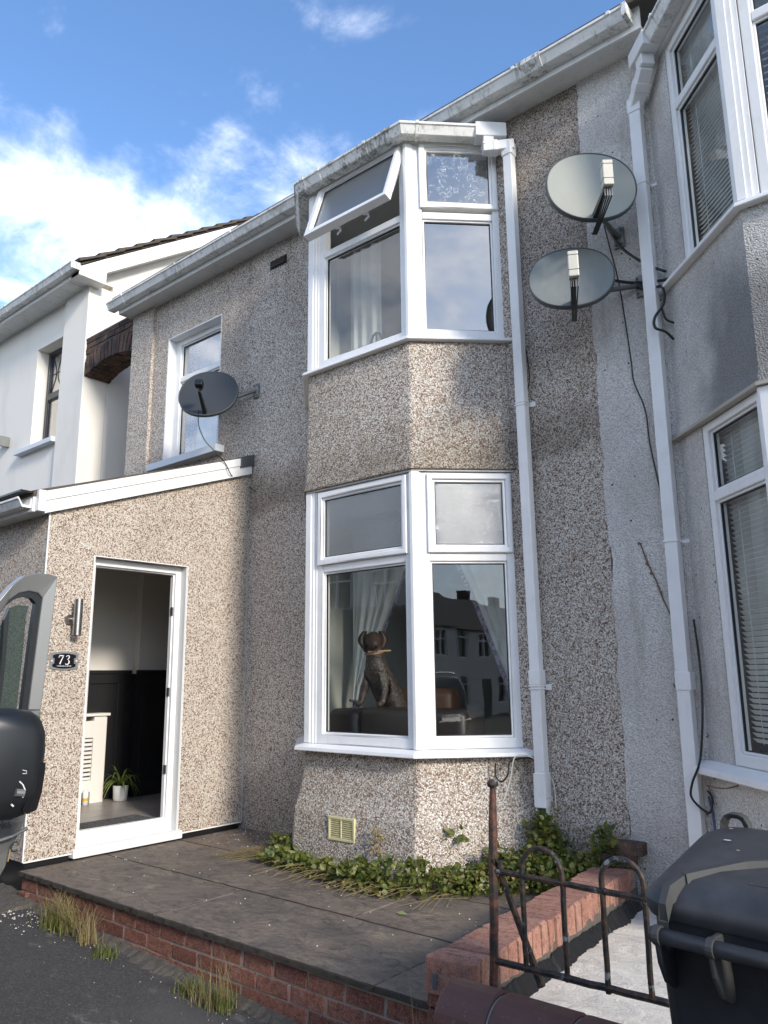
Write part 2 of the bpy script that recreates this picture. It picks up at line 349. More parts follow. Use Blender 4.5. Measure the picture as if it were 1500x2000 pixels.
def slabm():
    m, nb = mat('riven_sandstone'); P = pos(nb); oi = nb.n('ShaderNodeObjectInfo').outputs['Random']
    st = nb.noise(nb.scalevec(P, 0.9, 1.7, 1), 3.0, 7, 0.62, dist=1.4); bl = nb.noise(P, 2.4, 5, 0.6)
    c = nb.ramp(st, [(0.30, (0.105, 0.084, 0.066)), (0.45, (0.23, 0.182, 0.138)), (0.56, (0.165, 0.135, 0.108)), (0.68, (0.37, 0.29, 0.205))])
    c = nb.mix(nb.math('MULTIPLY', nb.maprange(bl, 0.44, 0.60), 0.7), c, (0.11, 0.097, 0.086))
    c = nb.mix(nb.math('MULTIPLY', oi, 0.55), c, (0.20, 0.155, 0.122))
    sp = nb.noise(P, 55, 5, 0.7); c = nb.mix(nb.math('MULTIPLY', nb.maprange(sp, 0.55, 0.72), 0.45), c, (0.30, 0.28, 0.25))
    ps = nb.noise(nb.scalevec(P, 1.0, 1.5, 1), 8.0, 7, 0.7, dist=1.4); c = nb.mix(nb.math('MULTIPLY', nb.maprange(ps, 0.50, 0.62), 0.55), c, (0.06, 0.052, 0.046)); c = nb.mix(nb.math('MULTIPLY', nb.maprange(ps, 0.44, 0.34), 0.5), c, (0.26, 0.215, 0.17))
    rv = nb.noise(nb.scalevec(P, 1.0, 1.7, 1), 7.0, 8, 0.62, dist=2.0)
    h = nb.math('ADD', nb.math('MULTIPLY', rv, 1.0), nb.math('MULTIPLY', sp, 0.12))
    finish(nb, c, 0.68, h, 1.0, 0.022, spec=0.4); return m
M_slab = slabm()
M_slabedge = simple('shaded_slab_edge', (0.052, 0.042, 0.033), 0.95, var=0.5, nscale=40, bump=0.8)  # slab sides coloured dark: the shade on them is painted in
def tarmac():
    m, nb = mat('tarmac'); P = pos(nb)
    v = nb.n('ShaderNodeTexVoronoi', Vector=P, Scale=150); sp = nb.n('ShaderNodeSeparateColor', Color=v.outputs['Color'])
    c = nb.ramp(sp.outputs[0], [(0, (0.060, 0.057, 0.052)), (0.6, (0.090, 0.084, 0.077)), (0.98, (0.14, 0.135, 0.13))], 'CONSTANT')
    bl = nb.noise(P, 1.4, 6, 0.6); c = nb.mix(nb.math('MULTIPLY', nb.maprange(bl, 0.45, 0.7), 0.7), c, (0.105, 0.098, 0.09))
    lt = nb.noise(nb.scalevec(P, 1.3, 3, 1), 3.6, 8, 0.7); c = nb.mix(nb.math('MULTIPLY', nb.maprange(lt, 0.58, 0.7), 0.55), c, (0.24, 0.21, 0.18))
    finish(nb, c, 0.85, v.outputs['Distance'], 0.6, 0.004, spec=0.3); return m
M_tar = tarmac()
M_debris = simple('gritty_mortar_strip', (0.10, 0.088, 0.072), 0.95, var=0.75, nscale=45, bump=1.0)
M_cement = None
def cementm():
    m, nb = mat('rough_white_cement'); P = pos(nb)
    n1 = nb.noise(nb.scalevec(P, 1, 1.6, 1), 7, 8, 0.7, dist=0.7); c = nb.ramp(n1, [(0.3, (0.55, 0.51, 0.44)), (0.55, (0.76, 0.71, 0.62)), (0.8, (0.84, 0.80, 0.72))])
    n2 = nb.noise(P, 26, 4, 0.7, dist=2.0); c = nb.mix(nb.math('MULTIPLY', nb.maprange(n2, 0.62, 0.70), 0.5), c, (0.16, 0.15, 0.14))
    finish(nb, c, 0.9, nb.math('ADD', n1, nb.math('MULTIPLY', n2, 0.3)), 0.8, 0.02, spec=0.25); return m
M_cement = cementm()
M_dpm = simple('black_membrane', (0.015, 0.015, 0.016), 0.3, nscale=10)
M_coping = None
def copingm():
    m, nb = mat('glazed_coping_brick'); P = pos(nb)
    n1 = nb.noise(P, 9, 6, 0.65); c = nb.mix(n1, (0.07, 0.028, 0.022), (0.155, 0.065, 0.05))
    l = nb.noise(P, 40, 4, 0.7); c = nb.mix(nb.math('MULTIPLY', nb.maprange(l, 0.60, 0.7), 0.6), c, (0.22, 0.20, 0.18))
    finish(nb, c, 0.55, n1, 0.4, 0.006); return m
M_coping = copingm()
def rustm():
    m, nb = mat('rusty_painted_iron'); P = pos(nb); n1 = nb.noise(P, 38, 6, 0.7); n2 = nb.noise(P, 14, 5, 0.6)
    c = nb.mix(nb.maprange(n1, 0.42, 0.6), (0.018, 0.020, 0.020), (0.075, 0.045, 0.03))
    c = nb.mix(nb.math('MULTIPLY', nb.maprange(n2, 0.58, 0.66), 0.8), c, (0.30, 0.34, 0.36))
    finish(nb, c, 0.6, n1, 0.5, 0.002, metal=0.2); return m
M_iron = rustm()
def rustpost():
    m, nb = mat('rust_red_iron'); P = pos(nb); n1 = nb.noise(P, 30, 6, 0.7)
    c = nb.mix(nb.maprange(n1, 0.35, 0.58), (0.15, 0.055, 0.032), (0.028, 0.023, 0.02)); finish(nb, c, 0.7, n1, 0.6, 0.003); return m
M_post = rustpost()
def binm(name, c, r):
    m, nb = mat(name); P = pos(nb); n1 = nb.noise(P, 5, 7, 0.65); n2 = nb.noise(nb.scalevec(P, 3, 18, 3), 6, 5, 0.6)
    cc = nb.mix(nb.math('MULTIPLY', nb.maprange(n1, 0.4, 0.7), 0.5), c, tuple(min(1, x*2.1+0.02) for x in c))
    cc = nb.mix(nb.math('MULTIPLY', nb.maprange(n2, 0.6, 0.72), 0.35), cc, tuple(x*0.35 for x in c))
    finish(nb, cc, r, nb.noise(P, 300, 3), 0.12, 0.001); return m
M_bin = binm('black_bin_plastic', (0.013, 0.015, 0.019), 0.42)
M_lid = binm('grey_black_lid_plastic', (0.030, 0.031, 0.034), 0.5)
M_vanp = simple('grey_van_paint', (0.20, 0.20, 0.195), 0.25, metal=0.35, var=0.05)
M_blackp = simple('black_plastic', (0.012, 0.014, 0.016), 0.35, bump=0.1, nscale=20)
M_steel = simple('brushed_steel', (0.42, 0.40, 0.38), 0.28, metal=1.0)
M_black = simple('gloss_black', (0.008, 0.008, 0.010), 0.2)
M_silver = simple('silver_print', (0.75, 0.75, 0.74), 0.4)
M_alu = simple('grey_aluminium', (0.40, 0.41, 0.41), 0.4, metal=0.3)
M_cable = simple('black_cable', (0.012, 0.012, 0.013), 0.4)
M_cablew = simple('white_cable', (0.6, 0.58, 0.52), 0.5)
M_cableb = simple('blue_cable', (0.06, 0.09, 0.20), 0.5)
M_cabler = simple('red_cable', (0.30, 0.07, 0.045), 0.5)
M_sill = simple('painted_sill', (0.66, 0.69, 0.73), 0.55, var=0.06)
M_lead = simple('lead_flashing', (0.10, 0.105, 0.115), 0.5, metal=0.3)
M_tile = simple('brown_roof_tile', (0.085, 0.068, 0.052), 0.9, var=0.4, nscale=12, bump=0.8)
M_cream = simple('cream_vent_plastic', (0.66, 0.60, 0.34), 0.4, var=0.06)
M_inpale = simple('pale_plaster', (0.62, 0.62, 0.55), 0.8, var=0.03)
M_ingrey = simple('grey_plaster', (0.50, 0.48, 0.45), 0.85, var=0.03)
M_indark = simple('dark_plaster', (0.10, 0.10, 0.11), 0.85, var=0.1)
M_panel = simple('black_painted_panel', (0.012, 0.012, 0.014), 0.45, var=0.1)
M_carpet = simple('dark_carpet', (0.06, 0.055, 0.05), 0.95)
M_rad = simple('cream_paint', (0.74, 0.72, 0.67), 0.45, var=0.03)
M_leather = simple('dark_leather', (0.028, 0.020, 0.016), 0.42, var=0.3, nscale=5, bump=0.2)
M_leather2 = simple('tan_leather', (0.14, 0.055, 0.022), 0.45, var=0.3, nscale=5)
M_pot = simple('white_glazed_pot', (0.80, 0.80, 0.78), 0.25, var=0.02)
M_soil = simple('soil', (0.03, 0.02, 0.015), 0.95)
def lam():
    m, nb = mat('grey_laminate'); P = pos(nb); g = nb.noise(nb.scalevec(P, 9, 1.0, 1), 4.0, 6, 0.6)
    c = nb.ramp(g, [(0.3, (0.22, 0.195, 0.18)), (0.55, (0.36, 0.33, 0.305)), (0.75, (0.46, 0.42, 0.39))]); finish(nb, c, 0.35); return m
M_lam = lam()
def matm():
    m, nb = mat('speckled_doormat'); P = pos(nb); v = nb.n('ShaderNodeTexVoronoi', Vector=P, Scale=140); sp = nb.n('ShaderNodeSeparateColor', Color=v.outputs['Color'])
    finish(nb, nb.ramp(sp.outputs[0], [(0, (0.05, 0.05, 0.05)), (0.6, (0.16, 0.155, 0.15))], 'CONSTANT'), 0.95); return m
M_mat = matm()
def cloth(name, c, transl=0.4, c2=None, nsc=3.0):
    m, nb = mat(name); P = pos(nb); cc = nb.mix(nb.maprange(nb.noise(P, nsc, 5, 0.6), 0.4, 0.65), c, c2 or tuple(x*0.9 for x in c))
    d = nb.n('ShaderNodeBsdfDiffuse', Color=cc); t = nb.n('ShaderNodeBsdfTranslucent', Color=cc); mx = nb.n('ShaderNodeMixShader', Fac=transl, i1=d.outputs[0], i2=t.outputs[0])
    nb.n('ShaderNodeOutputMaterial', Surface=mx.outputs[0]); return m
M_curt = cloth('white_curtain', (0.86, 0.88, 0.85), 0.3); M_velvet = cloth('purple_velvet', (0.10, 0.075, 0.12), 0.05, (0.34, 0.30, 0.38), 40)
M_blind = cloth('grey_blind_slat', (0.84, 0.86, 0.87), 0.3)
def leafm(name, c1, c2, c3):
    m, nb = mat(name); P = pos(nb); n = nb.math('ADD', nb.math('MULTIPLY', nb.noise(P, 34, 3, 0.6), 0.6), nb.math('MULTIPLY', nb.noise(P, 7, 3, 0.6), 0.4)); c = nb.ramp(n, [(0.36, c1), (0.5, c2), (0.62, c3)])
    p = nb.n('ShaderNodeBsdfPrincipled', Base_Color=c, Roughness=0.45); t = nb.n('ShaderNodeBsdfTranslucent', Color=nb.mix(0.3, c, (0.2, 0.3, 0.02)))
    mx = nb.n('ShaderNodeMixShader', Fac=0.28, i1=p.outputs[0], i2=t.outputs[0]); nb.n('ShaderNodeOutputMaterial', Surface=mx.outputs[0]); return m
M_ivy = leafm('ivy_leaf', (0.045, 0.078, 0.016), (0.115, 0.145, 0.028), (0.27, 0.23, 0.06))
M_spider = leafm('spider_leaf', (0.10, 0.16, 0.035), (0.20, 0.28, 0.06), (0.34, 0.38, 0.14))
M_dry = leafm('dry_grass', (0.30, 0.22, 0.10), (0.38, 0.29, 0.14), (0.26, 0.24, 0.09))
M_grass = leafm('green_grass', (0.09, 0.13, 0.03), (0.16, 0.19, 0.045), (0.30, 0.27, 0.10))
M_twig = simple('dry_stem', (0.17, 0.11, 0.065), 0.9, var=0.3, nscale=60)

# ------------------------------------------------------------------ generic builders
def wall(F, s0, s1, z0, z1, holes, thick, edge=None):
    """wall slab (front at d=0) with rectangular holes (a0,a1,b0,b1) and reveals"""
    mb = MB(); xs = sorted(set([s0, s1]+[h for q in holes for h in q[:2]])); zs = sorted(set([z0, z1]+[h for q in holes for h in q[2:]]))
    xs = [x for x in xs if s0 <= x <= s1]; zs = [z for z in zs if z0 <= z <= z1]
    def hole(i, j):
        if i < 0 or j < 0 or i >= len(xs)-1 or j >= len(zs)-1: return True
        cx, cz = (xs[i]+xs[i+1])/2, (zs[j]+zs[j+1])/2
        return any(a < cx < b and c < cz < d for a, b, c, d in holes)
    def q(a, b, c, d): mb.add([a, b, c, d], [(0, 1, 2, 3)])
    for i in range(len(xs)-1):
        for j in range(len(zs)-1):
            if hole(i, j): continue
            a, b, c, d = xs[i], xs[i+1], zs[j], zs[j+1]
            q(F.p(a, 0, c), F.p(b, 0, c), F.p(b, 0, d), F.p(a, 0, d)); q(F.p(a, -thick, c), F.p(a, -thick, d), F.p(b, -thick, d), F.p(b, -thick, c))
            if hole(i-1, j): q(F.p(a, 0, c), F.p(a, 0, d), F.p(a, -thick, d), F.p(a, -thick, c))
            if hole(i+1, j): q(F.p(b, 0, c), F.p(b, -thick, c), F.p(b, -thick, d), F.p(b, 0, d))
            if hole(i, j-1): q(F.p(a, 0, c), F.p(a, -thick, c), F.p(b, -thick, c), F.p(b, 0, c))
            if hole(i, j+1): q(F.p(a, 0, d), F.p(b, 0, d), F.p(b, -thick, d), F.p(a, -thick, d))
    return mb

def rect_ring(mb, T, s0, s1, z0, z1, w, d0, d1, wb=None, wt=None):
    """picture frame of four butted bars; T(s,d,z)->world"""
    wb = w if wb is None else wb; wt = w if wt is None else wt
    def bx(a0, a1, c0, c1): mb.hexa([T(a0, d0, c0), T(a1, d0, c0), T(a1, d1, c0), T(a0, d1, c0), T(a0, d0, c1), T(a1, d0, c1), T(a1, d1, c1), T(a0, d1, c1)])
    # mitred bars
    def quad(o0, o1, i0, i1):
        mb.hexa([T(o0[0], d0, o0[1]), T(o1[0], d0, o1[1]), T(o1[0], d1, o1[1]), T(o0[0], d1, o0[1]), T(i0[0], d0, i0[1]), T(i1[0], d0, i1[1]), T(i1[0], d1, i1[1]), T(i0[0], d1, i0[1])])
    a0, a1, b0, b1 = s0+w, s1-w, z0+wb, z1-wt
    quad((s0, z0), (s1, z0), (a0, b0), (a1, b0)); quad((s0, z1), (s1, z1), (a0, b1), (a1, b1))
    quad((s0, z0), (s0, z1), (a0, b0), (a0, b1)); quad((s1, z0), (s1, z1), (a1, b0), (a1, b1))
    return (a0, a1, b0, b1)
def pane(parent, T, s0, s1, z0, z1, d, g):
    mb = MB(); P = [T(s0, d-0.012, z0), T(s1, d-0.012, z0), T(s1, d, z0), T(s0, d, z0), T(s0, d-0.012, z1), T(s1, d-0.012, z1), T(s1, d, z1), T(s0, d, z1)]
    mb.add(P, [(2, 3, 7, 6)])
    return part('pane', mb, g, parent, clean=False)
def gasket(mb, T, s0, s1, z0, z1, d, w=0.006):
    rect_ring(mb, T, s0, s1, z0, z1, w, d-0.01, d+0.003)
def window(house, F, s0, s1, z0, z1, zt=None, fw=0.055, wb=0.065, wt=0.05, dface=0.0, dep=0.07, sash=None, gl=None, gt=None, m=None, open_deg=0, tb=0.055, label=None, name='window'):
    m = m or M_upvc; gl = gl or M_glass; gt = gt or gl
    T = lambda s, d, z: F.p(s, d+dface, z)
    mb = MB(); a0, a1, b0, b1 = rect_ring(mb, T, s0, s1, z0, z1, fw, -dep, 0.0, wb, wt)
    # stepped outer face for profile
    if zt:
        mb.hexa([T(a0, -dep+.004, zt), T(a1, -dep+.004, zt), T(a1, -.003, zt), T(a0, -.003, zt), T(a0, -dep+.004, zt+tb), T(a1, -dep+.004, zt+tb), T(a1, -.003, zt+tb), T(a0, -.003, zt+tb)])
    fr = part(name, mb, m, house, bevel=0.006, label=label)
    # glazing bead slope
    gk = MB(); g0, g1 = a0, a1
    lo_top = zt if zt else b1
    bd = MB(); r = rect_ring(bd, T, g0, g1, b0, lo_top, 0.014, -dep+.01, -0.018)
    if zt and sash is None: r2 = rect_ring(bd, T, g0, g1, zt+tb, b1, 0.014, -dep+.01, -0.018)
    part('glazing_bead', bd, m, fr, bevel=0.004)
    gasket(gk, T, r[0], r[1], r[2], r[3], -0.030)
    pane(fr, T, r[0], r[1], r[2], r[3], -0.034, gl)
    if zt and sash is None:
        gasket(gk, T, r2[0], r2[1], r2[2], r2[3], -0.030); pane(fr, T, r2[0], r2[1], r2[2], r2[3], -0.034, gt)
    part('gasket', gk, M_gasket, fr)
    if sash:
        q0, q1, y0, y1 = sash; th = math.radians(open_deg)
        def S(s, d, z):
            dz = y1 - z; return T(s, 0.0 + d*math.cos(th) + dz*math.sin(th), y1 - dz*math.cos(th) + d*math.sin(th))
        sb = MB(); c = rect_ring(sb, S, q0, q1, y0, y1, 0.036, -0.045, 0.022)
        so_ = part('opening_light', sb, m, house, bevel=0.007)
        sb2 = MB(); c = rect_ring(sb2, S, c[0]-.001, c[1]+.001, c[2]-.001, c[3]+.001, 0.02, -0.035, 0.006); part('glazing_bead', sb2, m, so_, bevel=0.005)
        pane(so_, S, c[0], c[1], c[2], c[3], -0.008, gt); g2 = MB(); gasket(g2, S, c[0], c[1], c[2], c[3], -0.006); part('gasket', g2, M_gasket, so_)
        if open_deg:
            hb = MB()
            for f in (0.36, 0.70):
                s = q0+(q1-q0)*f
                hb.hexa([S(s-.02, -.045, y0+.004), S(s+.02, -.045, y0+.004), S(s+.02, -.06, y0+.004), S(s-.02, -.06, y0+.004), S(s-.02, -.045, y0+.03), S(s+.02, -.045, y0+.03), S(s+.02, -.06, y0+.03), S(s-.02, -.06, y0+.03)])
                hb.tube([S(s+.01, -.06, y0+.015), S(s, -.085, y0+.01), S(s-.035, -.09, y0-.012)], [0.009, 0.009, 0.006], 8)
            part('handle', hb, m, so_)
            st = MB()
            for s in (q0+.012, q1-.012): st.tube([S(s, -.05, y0+.10), T(s, -.02, y1-.12)], 0.006, 6)
            part('stay', st, M_steel, so_)
    return fr

def gutter(house, pts, z, w=0.115, h=0.085, m=None, brackets=(), name='gutter', cut=None):
    prof = [(0, z), (0, z+h), (w*0.06, z+h), (w*0.12, z+h*0.25), (w*0.6, z+h*0.25), (w*0.93, z+h), (w, z+h), (w*1.0, z+h*0.80), (w*0.90, z+h*0.72), (w*0.68, z+h*0.06), (w*0.60, z)]
    sw = MB().sweep(pts, prof); n_ = len(prof); g = None
    if cut:
        for (i0, i1, mm_) in cut:
            o_ = part(name, MB().loft([sw.v[k*n_:(k+1)*n_] for k in range(i0, i1+1)], True), mm_, house); g = g or o_
    else: g = part(name, sw, m or M_gutter, house)
    for (bx_, by_, dx, dy) in brackets:
        u = Vector((dx, dy)).normalized(); p0 = Vector((bx_, by_))-u*0.012; p1 = Vector((bx_, by_))+u*0.012
        pr = [(0.002, z-.004), (0.004, z-.004), (w*0.62, z-.006), (w*0.72, z+h*.05), (w*0.94, z+h*0.70), (w+.006, z+h*.78), (w+.006, z+h+.005), (w-.01, z+h+.005), (w*.9, z+h*.9), (w*.6, z+.004), (0.002, z+.01)]
        part('bracket', MB().sweep([tuple(p0), tuple(p1)], pr), m or M_gutter, g)
    return g

BRK = []
for k in range(4):
    me = MB(); me.hexa([Vector((x, y, z)) for z in (-.5, .5) for x, y in ((-.5, -.5), (.5, -.5), (.5, .5), (-.5, .5))])
    b = bmesh.new(); mm = mk_mesh('brick', me, None, Vector()); b.from_mesh(mm)
    bmesh.ops.bevel(b, geom=b.edges[:], offset=0.035, segments=1, affect='EDGES', clamp_overlap=True)
    rr = random.Random(k)
    for v in b.verts: v.co += Vector([rr.uniform(-.03, .03) for _ in range(3)])
    b.to_mesh(mm); b.free(); BRK.append(mm)
def brick_mesh(k, m):
    key = (k, m.name)
    if key not in brick_mesh.c:
        c = BRK[k].copy(); c.materials.clear(); c.materials.append(m); brick_mesh.c[key] = c
    return brick_mesh.c[key]
brick_mesh.c = {}
def brick(parent, c, dims, m, rot=0.0, ry=0.0, rx=0.0, name='brick', jit=0.0015):
    c = Vector(c)+Vector([random.uniform(-jit, jit) for _ in range(3)])
    return inst(name, brick_mesh(random.randrange(4), m), parent, c, rot+random.uniform(-.008, .008), dims, rx, ry)

def bay_out(d): return [(-4.64-1.414*d, W), (-4.16-.414*d, 4.04-d), (-3.16+.414*d, 4.04-d), (-2.68+1.414*d, W)]
def ring(pts, z): return [Vector((x, y, z)) for x, y in pts]

# ================================================================== SETTING
def gz(x): return -0.03 - 0.04*max(-12, min(12, x))
gm = MB(); xs = [-400, -60, -12, -8, -6, -4, -2, 0, 2, 6, 12, 60, 400]; ys = [-400, -30, -1.9]
for i in range(len(xs)-1):
    for j in range(len(ys)-1):
        gm.add([(xs[i], ys[j], gz(xs[i])-.12), (xs[i+1], ys[j], gz(xs[i+1])-.12), (xs[i+1], ys[j+1], gz(xs[i+1])-.12), (xs[i], ys[j+1], gz(xs[i])-.12)], [(0, 1, 2, 3)])
for i in range(len(xs)-1):
    gm.add([(xs[i], 6, gz(xs[i])-.05), (xs[i+1], 6, gz(xs[i+1])-.05), (xs[i+1], 400, gz(xs[i+1])-.05), (xs[i], 400, gz(xs[i])-.05)], [(0, 1, 2, 3)])
part('ground', gm, simple('distant_ground', (0.07, 0.075, 0.05), 0.95), kind='structure')
pv = MB()
for i in range(1, len(xs)-2):
    pv.add([(xs[i], -1.75, gz(xs[i])), (xs[i+1], -1.75, gz(xs[i+1])), (xs[i+1], 6.2, gz(xs[i+1])), (xs[i], 6.2, gz(xs[i]))], [(0, 1, 2, 3)])
part('pavement', pv, M_tar, kind='structure')
kb = MB()
for i in range(1, len(xs)-2):
    kb.hexa([Vector(p) for p in [(xs[i], -1.9, gz(xs[i])-.2), (xs[i+1], -1.9, gz(xs[i+1])-.2), (xs[i+1], -1.75, gz(xs[i+1])-.2), (xs[i], -1.75, gz(xs[i])-.2), (xs[i], -1.9, gz(xs[i])+.003), (xs[i+1], -1.9, gz(xs[i+1])+.003), (xs[i+1], -1.75, gz(xs[i+1])+.003), (xs[i], -1.75, gz(xs[i])+.003)]])
part('kerb', kb, simple('kerb_concrete', (0.3, 0.29, 0.27), 0.9), kind='structure')
rd = MB()
for i in range(1, len(xs)-2):
    rd.add([(xs[i], -8.6, gz(xs[i])-.115), (xs[i+1], -8.6, gz(xs[i+1])-.115), (xs[i+1], -1.9, gz(xs[i+1])-.115), (xs[i], -1.9, gz(xs[i])-.115)], [(0, 1, 2, 3)])
part('road', rd, M_tar, kind='structure')

# ---- patio of riven slabs on a low brick wall
patio = thing('patio', 'raised patio of big brown riven stone slabs in front of the bay and porch', 'patio', (-3.7, 3.4, 0.1)); patio['kind'] = 'structure'; del patio['category']; del patio['label']
def slab(x0, x1, y0, y1):
    g = 0.003; x0 += g; x1 -= g; y0 += g*1.6; y1 -= g*1.6; n = 14; pts = []
    def wob(a, b, fixed, ax, fwd=True):
        k = max(3, int(abs(b-a)/0.035)); out = []
        for i in range(k):
            t = a+(b-a)*i/k; w = (noise.noise(Vector((t*14, fixed*9, ax)))*.007 + noise.noise(Vector((t*50, fixed*3, ax)))*.003)
            out.append((t, fixed+w) if ax == 0 else (fixed+w, t))
        return out
    pts = wob(x0, x1, y0, 0)+wob(y0, y1, x1, 1)+wob(x1, x0, y1, 0)+wob(y1, y0, x0, 1)
    zt = .36+random.uniform(-.002, .002); mb = MB()
    r0 = [Vector((x+noise.noise(Vector((x*30, y*30, 1)))*.012, y+noise.noise(Vector((x*30, y*30, 5)))*.012, zt-.026)) for x, y in pts]
    cx, cy = (x0+x1)/2, (y0+y1)/2
    r1 = [Vector((x, y, zt-.006+noise.noise(Vector((x*25, y*25, 3)))*.004)) for x, y in pts]
    r2 = [Vector((x+(cx-x)*.006, y+(cy-y)*.010, zt)) for x, y in pts]
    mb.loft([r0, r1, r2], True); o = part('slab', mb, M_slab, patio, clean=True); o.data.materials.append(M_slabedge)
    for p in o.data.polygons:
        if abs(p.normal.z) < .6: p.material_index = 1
X0, X1 = -5.43, -2.0
for a, b in ((X0, -3.87), (-3.87, -2.31), (-2.31, -2.02)): slab(a, b, 2.632, 3.26)
for a, b in ((X0, -4.62), (-4.62, -3.0), (-3.0, -2.06)): slab(a, b, 3.26, 3.89)
for a, b in ((X0, -4.45), (-4.45, -3.1), (-3.1, -2.1)): slab(a, b, 3.89, 4.6)
bed = MB().box(XY, -5.38, -2.02, 2.70, 4.55, 0.0, .333); part('bedding', bed, simple('black_joint', (.02, .018, .016), .95), patio)
jm = MB()
for xj, ya, yb in ((-3.87, 2.66, 3.252), (-2.31, 2.66, 3.252), (-3.0, 3.27, 3.88), (-4.62, 3.27, 3.88)): jm.box(XY, xj-.0045, xj+.0045, ya, yb, .332, .3565)
part('pointing', jm, simple('sandy_pointing', (.30, .26, .20), .95, var=.2), patio)
pw = thing('brick_wall', 'low retaining wall of dark red bricks under the patio slabs', 'brick wall', (-3.7, 2.68, 0.05))
part('mortar', MB().box(XY, -5.40, -2.03, 2.6665, 2.72, -0.03, .336), M_mortar, pw)
FWm = Fr((0, 2.66), (1, 0), (0, -1))
for c in range(4):
    z = .279-c*.075
    x = -5.42 + (0.1125 if c % 2 else 0)
    if c % 2: 
        if z > gz(-5.4)-.05: brick(pw, (-5.37, 2.71, z), (.1, .1, .065), M_brick)
    while x < -2.10:
        x1 = min(x+.215, -2.045)
        if x1-x > .05 and z+.033 > gz((x+x1)/2): brick(pw, ((x+x1)/2, 2.712, z), (x1-x, .1025, .065), M_brick)
        x += .225
for k in range(3): brick(pw, (-5.37, 2.86+k*.225, .279), (.1, .215, .065), M_brick); 
for k in range(3): brick(pw, (-5.37, 2.75+k*.225, .204), (.1, .215, .065), M_brick)
# mortar/grit strip at the foot of the wall
ds = MB(); pts = []; N = 300
rA = []; rB = []; rC = []
for i in range(N+1):
    x = -5.75+i*(4.6/N); w = .045+.07*noise.noise(Vector((x*2.2, 0, 0)))+.04*noise.noise(Vector((x*9, 0, 2)))+.022*noise.noise(Vector((x*30, 0, 2)))+.012*noise.noise(Vector((x*80, 0, 2)))
    if x < -5.2: w += .16
    rA.append(Vector((x, 2.69, gz(x)+.03+.012*noise.noise(Vector((x*12, 1, 0)))))); rB.append(Vector((x, 2.655-w*.5, gz(x)+.017+.010*noise.noise(Vector((x*15, 4, 0)))))); rC.append(Vector((x, 2.63-w, gz(x)-.004)))
ds.loft([rA, rB, rC], False, False); part('verge', ds, M_debris, kind='structure')
# loose grit
gr = MB(); rr = random.Random(3)
def pebblet(mb, p, r):
    q = [Vector((rr.uniform(.6, 1)*math.cos(a), rr.uniform(.6, 1)*math.sin(a), 0))*r for a in (0, 1.3, 2.6, 3.9, 5.1)]
    p = Vector(p); mb.add([p+v for v in q]+[p+Vector((0, 0, r*.7))], [(0, 1, 5), (1, 2, 5), (2, 3, 5), (3, 4, 5), (4, 0, 5)])
for i in range(380):
    x = -6.0+rr.random()**2.2*1.3; y = 2.62-abs(rr.gauss(0, .16)); pebblet(gr, (x, y, gz(x)+.004), rr.uniform(.004, .011))
for i in range(90):
    x = rr.uniform(-5.2, -1.8); y = 2.58-abs(rr.gauss(0, .12)); pebblet(gr, (x, y, gz(x)+.002), rr.uniform(.002, .006))
for i in range(35):
    x = rr.uniform(-6, -1.0); y = rr.uniform(1.2, 2.4); pebblet(gr, (x, y, gz(x)+.001), rr.uniform(.002, .0045))
part('gravel', gr, simple('pale_grit', (0.55, 0.50, 0.44), 0.8, var=0.3, nscale=90), kind='stuff', label='pale loose grit scattered on the pavement by the brick wall foot', cat='gravel', clean=False)
g2 = MB()
for i in range(150):
    x = rr.uniform(-5.35, -4.6) if i < 95 else rr.uniform(-5.35, -2.4); y = 4.5-abs(rr.gauss(0, .22)) if i < 95 else rr.uniform(2.8, 4.1); pebblet(g2, (x, y, .361), rr.uniform(.003, .007))
part('gravel', g2, simple('white_chips', (0.72, 0.70, 0.66), 0.7), kind='stuff', label='small white dash chips fallen on the patio slabs near the porch corner', cat='gravel', clean=False)

# ================================================================== HOUSE 73
house = thing('terraced_house', 'brown pebbledashed house with two storey white bay window and number 73 porch', 'house', (-4.7, 4.9, 0.3))
SW = (-6.86, -5.93, 3.79, 5.20)
holes = [SW, (-7.0, -5.56, 0.3, 2.9), (-4.62, -2.70, 1.10, 2.93), (-4.62, -2.70, 3.93, 5.50)]
part('wall', wall(FW, -7.52, -2.0, 0.2, 5.75, holes, 0.28), M_main, house)
part('pilaster', MB().box(FW, -7.522, -7.12, 0.0, 0.035, 0.2, 5.655), M_main, house)
FS = Fr((-7.52, 0), (0, 1), (-1, 0)); part('side_wall', MB().box(FS, W+.281, 10, -.28, 0.0, 0.2, 5.7), M_main, house)
# eaves
SOF = 5.655
part('soffit', MB().box(XY, -7.56, -1.46, 4.345, W+.02, SOF, SOF+.012), M_soffit, house)
part('fascia', MB().box(XY, -7.56, -2.86, 4.325, 4.345, SOF-.012, SOF+.15), M_fascia, house)
part('fascia', MB().box(XY, -2.855, -1.46, 4.322, 4.343, SOF-.014, SOF+.15), M_fascia, house)
for x in (-7.2, -6.6, -6.0, -5.4, -4.8, -3.4, -2.4, -1.8): pass
part('end_board', MB().box(XY, -7.572, -7.56, 4.325, 4.9, SOF-.012, SOF+.15), M_fascia, house)
gutter(house, [(-7.66, 4.325), (-1.53, 4.325)], SOF+.035, brackets=[(x, 4.325, 1, 0) for x in (-7.35, -6.35, -5.45, -2.33, -2.13, -1.62)])
part('gutter_union', MB().sweep([(-2.30, 4.323), (-2.12, 4.323)], [(0, SOF+.03), (0, SOF+.125), (.12, SOF+.125), (.122, SOF+.09), (.078, SOF+.03)]), M_mossy, house)
part('stop_end', MB().box(XY, -7.668, -7.66, 4.21, 4.325, SOF+.035, SOF+.12), M_gutter, house)
